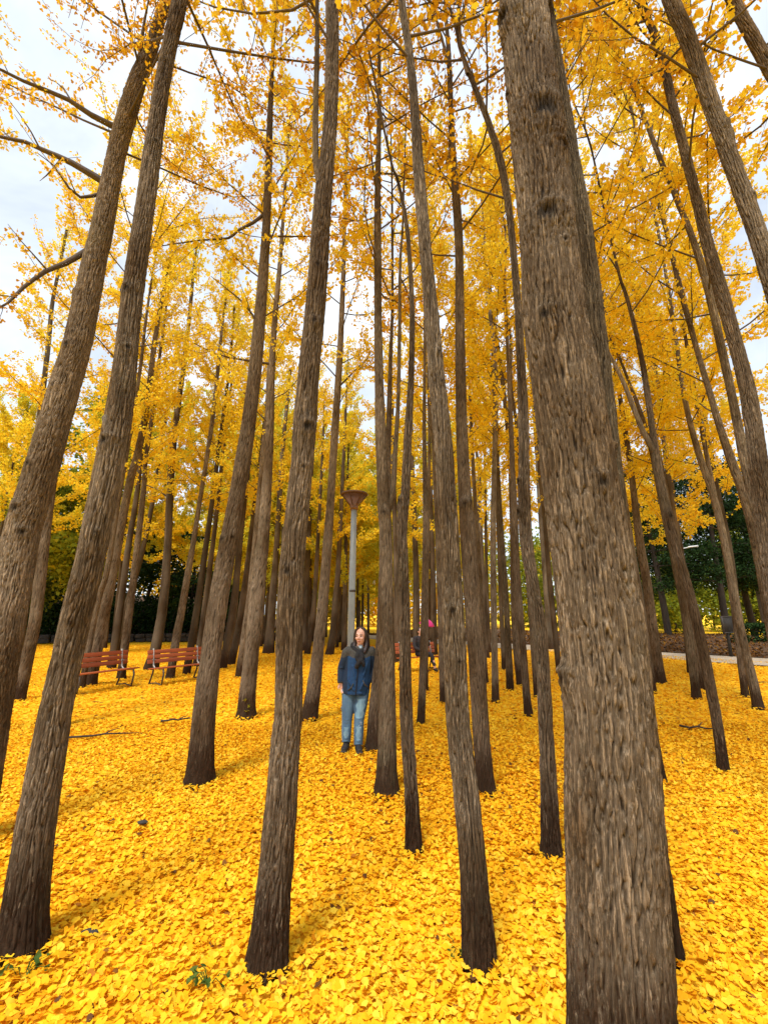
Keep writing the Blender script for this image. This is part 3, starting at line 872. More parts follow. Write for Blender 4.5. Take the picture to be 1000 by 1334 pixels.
ginkgo('small trunk between the lamp post and the dark trunk beside it',
       [(429, 853, 10), (434, 825, 10), (437, 780, 8), (440, 750, 7), (442, 700, 6), (445, 650, 5), (449, 560, 4)], BACK, z0=4.4, dens=1.35, Lmax=2.4)
ginkgo('spindly sapling trunk closest to the lamp post on its left',
       [(439, 843, 4), (443, 780, 3.5), (446, 720, 3), (449, 650, 2.5)], BACK, z0=3.0, dens=1.35, Lmax=2.4, H=10, nl=60)

# --- centre right
ginkgo('trunk hiding the middle of the pink umbrella',
       [(548, 943, 11), (550, 900, 10), (551, 850, 9), (552, 800, 9), (554, 750, 9), (555, 700, 9), (555, 660, 8), (553, 600, 6), (552, 550, 5), (553, 500, 4.5), (553, 440, 4), (553, 360, 3), (552, 280, 2.5)], MID, z0=5.6, dens=1.0, Lmax=2.3)
ginkgo('thin trunk whose foot shows right behind the pink umbrella trunk',
       [(554, 899, 7), (555, 850, 6), (555, 800, 6), (556, 740, 5), (558, 660, 5), (559, 560, 4)], MID, z0=5.0, dens=1.0, Lmax=2.3)
ginkgo('back trunk between the knotted thin trunk and the pink umbrella',
       [(542, 850, 9), (542, 800, 9), (542, 750, 8), (541, 700, 7), (538, 640, 6), (536, 590, 5), (535, 520, 4)], BACK, z0=4.6, dens=1.35, Lmax=2.4)
ginkgo('back trunk just right of the pink umbrella',
       [(566, 853, 8), (565, 800, 8), (563, 740, 7), (562, 680, 6), (560, 620, 5), (559, 560, 4)], BACK, z0=4.6, dens=1.35, Lmax=2.4)
ginkgo('dark trunk edge along the left side of the leaning pale striped trunk',
       [(577, 914, 9), (576, 860, 9), (574, 800, 9), (572, 740, 8), (569, 680, 7), (566, 620, 6), (563, 560, 5)], MID, z0=5.0, dens=1.0, Lmax=2.3)
ginkgo('straight thin trunk, second right of the leaning pale striped trunk, knee deep in leaves',
       [(645, 914, 10), (644, 860, 8.5), (643, 800, 8), (642, 740, 8), (642, 680, 7.5), (643, 620, 7), (645, 560, 7), (645, 500, 6.5), (643, 450, 5.5), (639, 420, 5), (634, 380, 5), (632, 340, 4), (630, 290, 3)], MID, z0=5.0, dens=1.0, Lmax=2.3)
ginkgo('short looking trunk with foot right of the straight thin trunk',
       [(664, 899, 10), (662, 850, 9), (660, 800, 8), (656, 750, 8), (653, 700, 7), (650, 650, 6), (648, 600, 5), (647, 550, 4)], MID, z0=5.0, dens=1.0, Lmax=2.3)
ginkgo('trunk behind the curved forked trunk, leaning left above it',
       [(677, 892, 9), (672, 850, 9), (669, 800, 8), (668, 750, 8), (668, 700, 9), (668, 650, 9), (664, 600, 7), (660, 550, 6), (655, 500, 6), (649, 450, 5), (643, 415, 4), (636, 370, 4), (638, 330, 3)], MID, z0=5.0, dens=1.0, Lmax=2.3)
ginkgo('trunk with its foot closest left of the curved forked trunk',
       [(688, 932, 11), (685, 900, 10), (682, 850, 9), (677, 800, 9), (673, 750, 9), (671, 700, 9), (670, 660, 9), (667, 610, 7), (664, 530, 6), (660, 450, 5), (656, 370, 4)], MID, z0=5.2, dens=1.0, Lmax=2.3)
ginkgo('dark sliver trunk behind the left edge of the curved forked trunk',
       [(699, 908, 8), (695, 850, 8), (690, 790, 7), (685, 720, 7), (680, 640, 6), (674, 560, 5)], MID, z0=5.0, dens=1.0, Lmax=2.3)
ginkgo('small dark trunk at the right edge of the black knotted trunk, nearer one',
       [(632, 889, 8), (629, 850, 8), (627, 800, 8), (624, 740, 7), (620, 680, 6), (616, 620, 5), (613, 560, 4), (611, 480, 3)], MID, z0=5.0, dens=1.0, Lmax=2.3)
ginkgo('small dark trunk right of the black knotted trunk, farther one',
       [(634, 857, 7), (631, 800, 7), (628, 740, 6), (624, 660, 5)], BACK, z0=4.6, dens=1.35, Lmax=2.4)
ginkgo('dark thin trunk behind, between the straight thin trunk and its right neighbour',
       [(656, 871, 6), (653, 800, 6), (650, 740, 5), (647, 660, 4)], BACK, z0=4.6, dens=1.35, Lmax=2.4)
ginkgo('pencil thin trunk between the black knotted trunk and the straight thin trunk',
       [(637, 850, 5), (635, 800, 5), (633, 740, 4), (631, 660, 4), (631, 560, 3)], BACK, z0=4.6, dens=1.35, Lmax=2.4)
ginkgo('dark trunk in the gap between the curved forked trunk and the thickest trunk',
       [(717, 846, 11), (714, 800, 10), (710, 740, 9), (704, 660, 8), (697, 560, 6), (690, 470, 5)], BACK, z0=4.6, dens=1.35, Lmax=2.4)
ginkgo('trunk touching the left side of the thickest trunk from behind',
       [(728, 876, 8), (722, 820, 8), (716, 760, 7), (708, 660, 6)], MID, z0=4.8, dens=1.0, Lmax=2.3)
ginkgo('slim back trunk just left of the knotted thin trunk, behind the forked one',
       [(517, 862, 8), (517, 800, 8), (516, 720, 7), (513, 640, 6), (510, 560, 5)], BACK, z0=4.8, dens=1.35, Lmax=2.4)

# --- rows that run on behind
FAR = 'far rows of slender ginkgos behind the grove'
flab = 'far slender ginkgo lost among the crowded yellow rows at the back'
placed = []
for k in range(400):
    if len(placed) >= 46: break
    y = random.uniform(23, 46)
    x = random.uniform(-0.34 * y, 0.22 * y)
    if x > 4 and y < 34 - x * 0.5 and y > 15: pass
    if y + 1.16 * x > 34.5 and x > 2: continue          # keep the path clear
    if any((x - a) ** 2 + (y - b) ** 2 < 4.2 for a, b in placed): continue
    placed.append((x, y))
for (x, y) in placed:
    random_ginkgo(flab, x, y, FAR, dia=random.uniform(0.2, 0.34), H=random.uniform(11, 15.5), z0=random.uniform(2.4, 4.4), dens=2.2, warm=0.12, Lmax=3.2, nl=36)
# unseen feet, crowns that roof the grove at its left and right sides
for (x, y, lab) in [(-7.5, 4.6, 'ginkgo outside the left edge, only its sparse crown in view'),
                    (-12.5, 8.5, 'ginkgo left of the benches beyond the edge, golden crown reaching in'),
                    (-9.0, 15.5, 'yellow ginkgo left of the benches, between them and the stone wall'),
                    (-14.5, 18.5, 'bright yellow ginkgo in front of the stone wall at far left'),
                    (11.5, 9.0, 'golden ginkgo just outside the right edge, boughs over the lawn'),
                    (9.5, 14.5, 'golden ginkgo beside the path right of the crossing trunks'),
                    (-5.2, 7.6, 'sparse ginkgo whose trunk hides behind the left edge trunk'),
                    (11.35, 20.0, 'golden ginkgo by the path hidden behind the trunk with clear foot'),
                    (12.4, 18.5, 'golden ginkgo by the path hidden behind the two crossing trunks'),
                    (12.0, 15.5, 'golden ginkgo by the path hidden behind the wide footed right trunk'),
                    (14.0, 13.0, 'golden ginkgo near the path outside the right edge')]:
    random_ginkgo(lab, x, y, 'ginkgo trees at the sides of the grove', dia=0.26, H=13.5, z0=4.4 if x > 0 or y > 10 else 6.0, dens=1.4 if x > 0 else 1.1, Lmax=2.8, small=1.0 if x > 0 or y > 10 else 0.8, warm=0.5 if x > 0 else 0.45)

WALLG = 'broad golden ginkgos in front of the stone wall'
for k, (px, d, H, z0) in enumerate([(-25, 22, 13, 5.2), (140, 24.5, 15.0, 5.2), (150, 26, 15.5, 4.4), (205, 24.5, 14.5, 4.2), (255, 27, 15.5, 3.8), (300, 25.5, 14.5, 3.6), (345, 28, 15.5, 3.4)]):
    p, t = at_dist(px, 820, d)
    random_ginkgo('golden ginkgo with low broad crown, ' + ['at the left edge', 'behind the stubbed trunk', 'behind the left bench', 'behind the gap between the benches',
                  'behind the second bench', 'behind the leaning brown trunk', 'behind the leaf sprig trunk'][k], p.x, d, WALLG, dia=0.22, H=H, z0=z0, dens=2.7, warm=0.12, Lmax=3.6, nl=38)

# ------------------------------------------------------------------ ground, path, banks
def sheet(name, poly, z, mat, kind='structure'):
    me = np_mesh(name, np.array([(x, y, z) for x, y in poly]), np.array([list(range(len(poly)))]))
    return tag(link_mesh(name, me, mat), kind=kind)


def ground_mesh():
    # fine near the camera with soft undulation, one sheet out to the horizon
    xs = np.concatenate([[-900, -300, -120, -60], np.linspace(-30, 30, 121), [60, 120, 300, 900]])
    ys = np.concatenate([[-300, -60, -15], np.linspace(-4, 50, 109), [70, 120, 300, 1200]])
    X, Y = np.meshgrid(xs, ys, indexing='ij')
    tab = lattice(64, 64, 5)
    Z = 0.05 * (vnoise(tab, (X + 100) * 0.45, (Y + 100) * 0.45) - 0.5)
    Z = np.where((abs(X) > 28) | (Y > 48) | (Y < -3), 0, Z) - 0.015
    V = np.stack([X, Y, Z], -1).reshape(-1, 3)
    ny = len(ys)
    i = np.arange(len(xs) - 1)[:, None] * ny; j = np.arange(ny - 1)[None, :]
    F = np.stack([i + j, i + ny + j, i + ny + j + 1, i + j + 1], -1).reshape(-1, 4)
    return V, F


gv, gf = ground_mesh()
tag(link_mesh('ground', np_mesh('ground', gv, gf), M['ground'], None, True), kind='structure')


def ribbon(name, pts, w0, w1, z0, z1, mat, rise=None, seed=1, bump=0.0):
    """strip along pts from offset w0 to w1 on its left side, with height profile"""
    P = np.array(pts, float)
    P3 = np.c_[P, np.zeros(len(P))]
    sp, _ = smooth_path(P3, np.ones(len(P)), 0.7)
    T = np.gradient(sp, axis=0); T /= np.linalg.norm(T, axis=1)[:, None]
    Nn = np.c_[-T[:, 1], T[:, 0], 0 * T[:, 0]]
    k = 9
    tab = lattice(64, 64, seed)
    V = []
    for j in range(k):
        f = j / (k - 1)
        q = sp + Nn * (w0 + (w1 - w0) * f)
        q[:, 2] = z0 + (z1 - z0) * (f * f * (3 - 2 * f)) + bump * (vnoise(tab, q[:, 0] * 0.6 + 200, q[:, 1] * 0.6 + 200) - 0.5) * (0.2 + f)
        V.append(q)
    V = np.stack(V, 1)
    n = len(sp)
    i = np.arange(n - 1)[:, None] * k; j = np.arange(k - 1)[None, :]
    F = np.stack([i + j, i + k + j, i + k + j + 1, i + j + 1], -1).reshape(-1, 4)
    return link_mesh(name, np_mesh(name, V.reshape(-1, 3), F), mat, None, True)


PATH = [(45, 9), (28, 12.2), (19.5, 15.0), (15.8, 18.2), (13.2, 21.3), (9.0, 26.0), (4.5, 31.5), (-2, 40)]
tag(ribbon('path', PATH, 3.3, 0, 0.02, 0.02, M['path']), kind='structure')   # left side of the walk is towards the grove
tag(ribbon('soil_bank', PATH, -0.05, -9, 0.03, 0.45, M['soil'], bump=0.35), kind='structure')
bank = bpy.data.objects['soil_bank']
tag(ribbon('hillside', [(-60, 18), (-30, 26.5), (-18, 29.3), (-9.5, 32), (-11, 46), (-12, 70)], 0.4, 14, 0.35, 3.2, M['soil'], bump=0.5), kind='structure')

# low stone wall at the left, stones stacked by hand
wall = empty('stone_wall', (-14, 29.6, 0))
tag(wall, 'low dark stone wall edging the grove behind the two benches', 'wall')
mb = MB()
wp, _ = smooth_path(np.array([(-30, 26.3, 0), (-18, 29.0, 0), (-9, 31.2, 0), (-7, 33, 0)], float), np.ones(4), 0.55)
for row in range(2):
    for p in wp:
        mb.box((p[0] + 14 + random.uniform(-.05, .05), p[1] - 29.6 + random.uniform(-.06, .06), 0.14 + row * 0.25),
               (random.uniform(.5, .62), .42, random.uniform(.22, .26)), Matrix.Rotation(0.2 + random.uniform(-.08, .08), 3, 'Z') @ Matrix.Rotation(random.uniform(-.06, .06), 3, 'Y'))
ob = mb.build('stonework', M['stone'], wall)
bv = ob.modifiers.new('bevel', 'BEVEL'); bv.width = 0.04; bv.segments = 2


# ------------------------------------------------------------------ fallen leaves
def litter(name, n, y0, y1, size, fan, zmax, rng, slope=1.02, pad=1.2):
    y = np.sqrt(rng.uniform(y0 ** 2, y1 ** 2, n))
    x = rng.uniform(-1, 1, n) * (y * slope + pad)
    tab = lattice(64, 64, 5)
    zg = 0.05 * (vnoise(tab, (x + 100) * 0.45, (y + 100) * 0.45) - 0.5) - 0.015
    # thinner cover in drifts, mostly on the right
    t2 = lattice(97, 97, 8)
    for (fx, fy, fr) in FEET:
        if fy < 12:
            dd = np.hypot(x - fx, y - fy)
            zg = zg + 0.028 * np.exp(-(np.maximum(dd - fr, 0) / 0.12) ** 2) * (0.35 + vnoise(tab, x * 9 + 300, y * 9 + 300))
    drift = vnoise(t2, (x + 60) * 0.5, (y + 60) * 0.8) + 0.5 * vnoise(t2, (x + 60) * 1.7, (y + 60) * 1.9)
    thr = 0.22 + 0.25 * np.clip((x - 2) / 8, 0, 1) * np.clip((y - 6) / 5, 0, 1)
    keep = (drift > thr * rng.uniform(0.6, 1.4, n)) & (y + 1.16 * x < 34.0)
    x, y, zg = x[keep], y[keep], zg[keep]
    n = len(x)
    P = np.stack([x, y, zg + rng.uniform(0.004, zmax, n)], 1)
    az = rng.uniform(0, 2 * np.pi, n)
    D = np.stack([np.cos(az), np.sin(az), rng.normal(0.05, 0.25, n)], 1)
    D = unit(D)
    up = np.stack([rng.normal(0, 0.33, n), rng.normal(0, 0.33, n), np.ones(n)], 1)
    Wd = unit(np.cross(up, D)); N = np.cross(D, Wd)
    s = (size * rng.uniform(0.6, 1.25, n))[:, None]
    c1 = rng.normal(0.06, 0.14, n)[:, None]; c2 = rng.normal(0.06, 0.16, n)[:, None]; c3 = rng.normal(0.0, 0.1, n)[:, None]
    if fan:
        st = P - D * s * 0.55 + N * s * 0.03
        pts = [P - Wd * s * 0.03, P + Wd * s * 0.03,
               P + D * s * 0.42 + Wd * s * 0.60 + N * s * c1, P + D * s * 0.78 + Wd * s * 0.42 + N * s * c1,
               P + D * s * 0.90 + Wd * s * 0.12 + N * s * c3, P + D * s * 0.70 + N * s * c3 * .5,
               P + D * s * 0.90 - Wd * s * 0.12 + N * s * c3, P + D * s * 0.78 - Wd * s * 0.42 + N * s * c2,
               P + D * s * 0.42 - Wd * s * 0.60 + N * s * c2, st]
        V = np.stack(pts, 1).reshape(-1, 3)
        b = np.arange(n, dtype=np.int32)[:, None] * 10
        F4 = np.concatenate([b + np.array([1, 2, 3, 4]), b + np.array([0, 6, 7, 8]), b + np.array([0, 1, 4, 6])], 1).reshape(-1, 4)
        F3 = np.concatenate([b + np.array([4, 5, 6]), b + np.array([0, 9, 1])], 1).reshape(-1, 3)
        patch = np.sin(x * 0.9 + 1) * np.sin(y * 1.1 + 2) * 0.10
        t = np.clip(rng.beta(1.6, 2.4, n) + patch + (rng.random(n) < 0.014) * 0.6, 0, 1)
        tint = np.concatenate([np.repeat(t, 3), np.repeat(t, 2)])
        F = [F4, F3]
    else:
        l = P + D * s * 0.55 - Wd * s * 0.55 + N * s * c1
        r = P + D * s * 0.55 + Wd * s * 0.55 + N * s * c2
        tp = P + D * s * 0.9 + N * s * c3
        V = np.stack([P, r, tp, l], 1).reshape(-1, 3)
        F = np.arange(n * 4, dtype=np.int32).reshape(n, 4)
        tint = np.clip(rng.beta(1.6, 2.4, n) + (rng.random(n) < 0.014) * 0.6, 0, 1)
    return tag(link_mesh(name, np_mesh(name, V, F, tint=tint), M['litter']), kind='stuff',
               label='carpet of bright yellow fallen ginkgo leaves' if fan else 'yellow fallen leaves covering the far grove floor', cat='leaves')


lr = np.random.default_rng(3)
litter('fallen_leaves', 200000, 1.0, 8.0, 0.0355, True, 0.03, lr)
litter('fallen_leaves', 300000, 7.6, 27, 0.058, False, 0.03, lr)


n = 26000
bp_ = np.array([v.co[:] for v in bank.data.vertices]); bq = np.array([p.vertices[:] for p in bank.data.polygons])
k = lr.integers(0, len(bq), n); u = lr.random((n, 1)); v = lr.random((n, 1)); q4 = bp_[bq[k]]
P = (q4[:, 0] * (1 - u) + q4[:, 1] * u) * (1 - v) + (q4[:, 3] * (1 - u) + q4[:, 2] * u) * v + np.array([0, 0, .015])
D = unit(np.c_[lr.normal(size=(n, 2)), lr.normal(0, .25, n)])
V, F, k = leaf_arrays(P, D, .12, lr)
tag(link_mesh('bank_leaves', np_mesh('bank_leaves', V, F, tint=np.clip(lr.beta(3, 1.6, n), 0, 1)), leaf_mat('old_leaf', [(0, (.5, .28, .03)), (.45, (.24, .10, .02)), (.8, (.10, .045, .016)), (1, (.05, .028, .012))], .15)),
    kind='stuff', label='brown and russet old leaves on the bank beyond the path', cat='leaves')


# ------------------------------------------------------------------ other trees and shrubs
def leafy_crown(name, lumps, n, size, mat, rng, parent, shell=0.55, tbias=0.0, flat=1.0, wf=1.0, lbias=None):
    """many small leaf faces through the volume of overlapping lumps [(centre, radius)]"""
    C = np.array([c for c, r in lumps]); Rr = np.array([r for c, r in lumps])
    w = Rr ** 2; w /= w.sum()
    idx = rng.choice(len(lumps), n, p=w)
    # leaves gather in sprays
    ns = max(1, n // 9)
    sid = rng.choice(len(lumps), ns, p=w)
    d = unit(rng.normal(size=(ns, 3)))
    rad = Rr[sid] * (shell + (1 - shell) * rng.random(ns)) ** 1.0
    S = C[sid] + d * rad[:, None] * np.array([1, 1, flat])
    k = rng.integers(0, ns, n)
    P = S[k] + rng.normal(size=(n, 3)) * size * 1.3
    D = unit(rng.normal(size=(n, 3))); D[:, 2] -= 0.35
    V, F, kk = leaf_arrays(P, D, size, rng, False, wf)
    lump_t = rng.normal(0, 0.16, len(lumps))
    lump_t = lump_t + (np.zeros(len(lumps)) if lbias is None else np.array(lbias))
    t = np.clip(0.42 + tbias + lump_t[sid[k]] + rng.normal(0, 0.16, n), 0, 1)
    return link_mesh(name, np_mesh(name, V, F, tint=t), mat, parent)


def broad_tree(label, x, y, h, rw, mat, group, z_low=0.25, n=5200, size=0.2, tbias=0.0, name='evergreen_tree', dia=0.35):
    rng = np.random.default_rng(random.randrange(10 ** 6))
    root = empty(name, (x, y, 0)); tag(root, label, 'tree', group)
    P, rd = smooth_path([(0, 0, -0.1), (0.05, 0, h * .3), (random.gauss(0, .2), 0, h * .6), (random.gauss(0, .3), 0, h * .92)],
                        [dia / 2, dia / 2 * .85, dia / 2 * .5, 0.03], 0.5)
    V, F, at = swept(P, rd, 12, 3)
    link_mesh('trunk', np_mesh('trunk', V, F, vattr=at), M['darkbark'], root, True)
    lumps = []
    tw = Twigs(5)
    for i in range(26):
        f = rng.random() ** 0.9
        z = h * (z_low + (1 - z_low) * f)
        prof = math.sin(math.pi * min(1, 0.18 + 0.8 * f)) ** 0.7
        a = rng.random() * 6.28; rr = rw * prof * math.sqrt(rng.random()) * 0.85
        c = (math.cos(a) * rr, math.sin(a) * rr, z)
        lumps.append((c, rw * rng.uniform(0.22, 0.42)))
        j = int(np.argmin(abs(P[:, 2] - z * 0.82)))
        tw.stick([Vector(P[j]), (Vector(P[j]) + Vector(c)) * .5 + Vector((0, 0, -.1)), Vector(c)], 0.05, 0.012)
    tw.mb.build('branchwork', M['darkbark'], root, True)
    leafy_crown('crown', lumps, n, size, mat, rng, root, 0.35, tbias)
    return root


def pine(label, x, y, h, rw, group, lean=0.0, z_low=0.3):
    rng = np.random.default_rng(random.randrange(10 ** 6))
    root = empty('pine_tree', (x, y, 0)); tag(root, label, 'tree', group)
    P, rd = smooth_path([(0, 0, -0.1), (lean * .3, 0, h * .3), (lean * .7, 0.1, h * .6), (lean, 0, h)], [0.21, 0.17, 0.12, 0.03], 0.5)
    V, F, at = swept(P, rd, 12, 3)
    link_mesh('trunk', np_mesh('trunk', V, F, vattr=at), M['darkbark'], root, True)
    lumps = []
    tiers = 8
    for i in range(tiers):
        f = (i + rng.random() * .6) / tiers
        z = h * (z_low + (1 - z_low) * f)
        L = rw * (1 - 0.65 * f) * rng.uniform(.8, 1.15)
        a0 = rng.random() * 6.28
        for k in range(5):
            a = a0 + k * 1.257 + rng.normal(0, .2)
            Lk = L * rng.uniform(.7, 1.1)
            j = int(np.argmin(abs(P[:, 2] - z)))
            b = Vector(P[j])
            e = b + Vector((math.cos(a) * Lk, math.sin(a) * Lk, rng.normal(.05, .2)))
            tw = Twigs(5); tw.stick([b, b.lerp(e, .5) + Vector((0, 0, .15)), e], 0.045, 0.012)
            tw.mb.build('branch', M['darkbark'], root, True)
            for s in (.5, .75, 1.0):
                q = b.lerp(e, s)
                lumps.append(((q.x, q.y, q.z + .08), rng.uniform(.45, .8) * rw / 2.6))
    leafy_crown('crown', lumps, 13000, 0.19, M['pine'], rng, root, 0.2, 0.0, flat=0.3, wf=0.38)
    return root


PG = 'dark pines beyond the path'
for (px, py, d, h, rw, lab) in [
        (800, 838, 31, 12, 2.9, 'dark pine partly behind the thickest trunk, beyond the path'),
        (872, 838, 28, 11.0, 3.2, 'dark layered pine right behind the trunk with clear foot'),
        (905, 838, 31, 12.5, 3.2, 'dark pine behind the two crossing trunks and the street lamp'),
        (948, 838, 27, 10.5, 3.0, 'dark pine directly behind the notice board'),
        (985, 838, 29, 12, 3.2, 'dark pine above the clipped hedge near the right edge'),
        (1040, 838, 26, 11, 3.0, 'dark pine whose boughs enter at the right edge'),
        (845, 838, 36, 13, 3.2, 'taller dark pine in the second row right of the thickest trunk'),
        (1000, 838, 37, 13, 3.4, 'taller dark pine in the second row at the right edge')]:
    p, t = at_dist(px, py, d)
    pine(lab, p.x, d, h, rw, PG, random.gauss(0, .6))
# paler trees and shrubs that show under the pines
for (px, d, h, rw, mat, lab) in [(880, 46, 6, 3.4, 'ygreen', 'pale green shrubby tree glowing between pine trunks behind the crossing trunks'),
                                 (930, 48, 6.5, 3.6, 'ygreen', 'pale yellow green tree seen under the pines left of the notice board'),
                                 (985, 47, 6, 3.4, 'ygreen', 'pale yellow green tree seen under the pines at the right edge'),
                                 (830, 50, 7, 3.6, 'ygreen', 'pale tree beyond the pines just right of the thickest trunk')]:
    p, t = at_dist(px, 820, d)
    broad_tree(lab, p.x, d, h, rw, M[mat], 'pale trees beyond the pines', 0.1, 3800, 0.26, -0.3, 'shrubby_tree', 0.2)

LG = 'dark evergreen trees on the left hillside'
for (px, d, h, rw, mat, tb, lab) in [
        (-30, 31, 9.5, 3.4, 'green', .1, 'dark evergreen tree at the left edge behind the bending trunk'),
        (60, 33, 9, 3.4, 'green', .05, 'dark evergreen between the two left foreground trunks'),
        (118, 32, 8, 3.2, 'green', .0, 'rounded dark evergreen behind the stubbed trunk and the left bench'),
        (185, 33, 7.5, 3.2, 'green', .0, 'dark evergreen behind the gap between the two benches'),
        (245, 34, 7.5, 3.0, 'green', .0, 'dark evergreen behind the second bench'),
        (300, 36, 7, 2.8, 'green', .0, 'dark evergreen seen behind the leaning brown trunk'),
        (22, 26.5, 11.5, 3.4, 'ygreen', -.28, 'tall green tree turning yellow at the left edge'),
        (105, 26, 15, 3.4, 'ygreen', -.14, 'tall yellow green tree rising between the two left foreground trunks'),
        (440, 50, 8, 3.5, 'ygreen', .1, 'low yellow green tree far behind, left of the lamp post')]:
    p, t = at_dist(px, 820, d)
    broad_tree(lab, p.x, d, h, rw, M[mat], LG if mat == 'green' else 'green trees turning yellow', 0.06 if mat == 'green' else 0.2, 10000, 0.2 if mat == 'green' else .24, tb,
               'evergreen_tree' if mat == 'green' else 'broadleaf_tree')
for i, (px, d, lab) in enumerate([(20, 29.5, 'dark low shrub above the stone wall at the left edge'), (90, 30.2, 'dark low shrub above the stone wall beside the stubbed trunk'),
                                  (150, 31, 'dark low shrub above the wall behind the left bench'), (215, 31.8, 'dark low shrub above the wall between benches'),
                                  (275, 33, 'dark low shrub above the wall right of the second bench')]):
    p, t = at_dist(px, 820, d)
    s = empty('evergreen_shrub', (p.x, d, 0.3)); tag(s, lab, 'shrub', 'dark shrubs above the stone wall')
    rg = np.random.default_rng(70 + i)
    lumps = [((rg.normal(0, 1.1), rg.normal(0, .4), rg.uniform(.3, 2.2)), rg.uniform(.5, .9)) for _ in range(12)]
    tw = Twigs(4)
    for c, r in lumps: tw.stick([Vector((c[0] * .3, 0, -.2)), Vector(c) * .6, Vector(c)], .03, .01)
    tw.mb.build('stem', M['darkbark'], s)
    leafy_crown('foliage', lumps, 2600, 0.15, M['green'], rg, s, .35)

# clipped hedge at right
p, t = at_dist(1010, 830, 23.5)
hd = empty('clipped_hedge', (p.x, 23.5, 0.25)); tag(hd, 'low dark clipped hedge at the right edge beyond the path', 'hedge')
rg = np.random.default_rng(91)
n = 4200
P = np.stack([rg.uniform(-2.2, 2.2, n), rg.uniform(-.6, .6, n), rg.uniform(0, .95, n)], 1)
m = rg.random(n) < .6; P[m, 2] = rg.normal(.92, .05, m.sum())
V, F, k = leaf_arrays(P, unit(rg.normal(size=(n, 3))), .11, rg)
link_mesh('foliage', np_mesh('foliage', V, F, tint=rg.uniform(0, .8, n)), M['green'], hd)
tw = Twigs(4)
for k in range(18): tw.stick([Vector((rg.uniform(-2, 2), rg.uniform(-.3, .3), -.1)), Vector((rg.uniform(-2, 2), rg.uniform(-.4, .4), .45)), Vector((rg.uniform(-2, 2), rg.uniform(-.5, .5), .9))], .015, .006)
tw.mb.build('stem', M['darkbark'], hd)

# far wood closing the view, read as one mass
rg = np.random.default_rng(17)
lumps = []
for k in range(300):
    a = rg.uniform(-1.25, 1.25)
    d = rg.uniform(60, 78)
    lumps.append(((math.sin(a) * d, math.cos(a) * d, rg.uniform(.5, 13)), rg.uniform(2.2, 3.8)))
o = leafy_crown('far_wood', lumps, 100000, .46, M['ygreen'], rg, None, .3, .36, lbias=[-.75 * min(1, max(0, (c[0] - 10) / 14)) for c, q_ in lumps])
tag(o, 'hazy far wood of yellow and green trees closing the view', 'wood', kind='stuff')


# ------------------------------------------------------------------ lamp post
lx = at_dist(457, 840, 9.0)[0].x
lamp = empty('lamp_post', (lx, 9.0, 0))
tag(lamp, 'grey lamp post with rusty brown cone head behind the woman', 'lamp post')
mb = MB(); mb.tube([(0, 0, -.1), (0, 0, 0.5), (0, 0, 1.85), (0.02, 0, 3.92)], [.074, .072, .07, .058], 24); mb.build('pole', M['pole'], lamp, True)
mb = MB(); mb.tube([(0, 0, 0), (0, 0, .05), (0, 0, .06), (0, 0, .32)], [.17, .17, .115, .105], 24); mb.build('base_collar', M['pole'], lamp, False)
mb = MB(); mb.tube([(0.011, 0, 2.18), (0.011, 0, 2.22)], [.073, .073], 24); mb.build('band', M['iron'], lamp, False)
head = MB(); head.tube([(0.02, 0, 3.86), (0.02, 0, 3.93), (0.02, 0, 3.95), (0.02, 0, 4.17)], [.085, .085, .075, .255], 32)
hd = head.build('lamp_shade', M['lampglass'], lamp, True)
cp = MB(); cp.tube([(0.02, 0, 4.172), (0.02, 0, 4.195), (0.02, 0, 4.215), (0.02, 0, 4.25)], [.285, .29, .27, .05], 32); cp.build('lamp_cap', M['lampcap'], lamp, False)
rb = MB()
for k in range(6):
    a = k * math.pi / 3 + .2
    rb.tube([(0.02 + math.cos(a) * .083, math.sin(a) * .083, 3.94), (0.02 + math.cos(a) * .268, math.sin(a) * .268, 4.175)], [.008, .008], 6)
rb.build('lamp_rib', M['lampcap'], hd)

# far street lamp with arm, right
p, t = at_dist(893, 835, 24.0)
sl = empty('street_lamp', (p.x, 24.0, 0)); tag(sl, 'slim street lamp with a pale arm among the dark pines', 'street lamp')
zt = at_dist(893, 716, 24.0)[0].z
mb = MB(); mb.tube([(0, 0, 0), (0, 0, zt - .05)], [.07, .05], 12); mb.build('pole', M['iron'], sl, True)
mb = MB(); mb.tube([(0, 0, zt - .1), (0.15, 0, zt), (.9, -.1, zt + .12)], [.03, .03, .025], 8); mb.build('arm', M['lampgrey'], sl, True)
mb = MB(); mb.tube([(.75, -.08, zt + .1), (.85, -.09, zt + .13), (1.25, -.14, zt + .17), (1.32, -.15, zt + .17)], [.03, .09, .08, .03], 12, ry=[.03, .05, .045, .02]); mb.build('lamp_head', M['lampgrey'], sl, True)

# notice board on a post
p = ground_pt(952, 856)
nb = empty('notice_board', (p.x, p.y, 0), 0.35); tag(nb, 'small dark notice board on a post beside the path', 'notice board')
mb = MB(); mb.box((0, 0, .75), (.09, .09, 1.5)); mb.build('post', M['sign'], nb)
mb = MB(); mb.box((0, -.07, 1.32), (.62, .05, .62)); o = mb.build('panel', M['sign'], nb)
mb = MB()
for s in (-1, 1): mb.box((s * .325, -.07, 1.32), (.04, .075, .70)); mb.box((0, -.07, 1.32 + s * .33), (.608, .07, .04))
mb.build('frame', M['iron'], o)


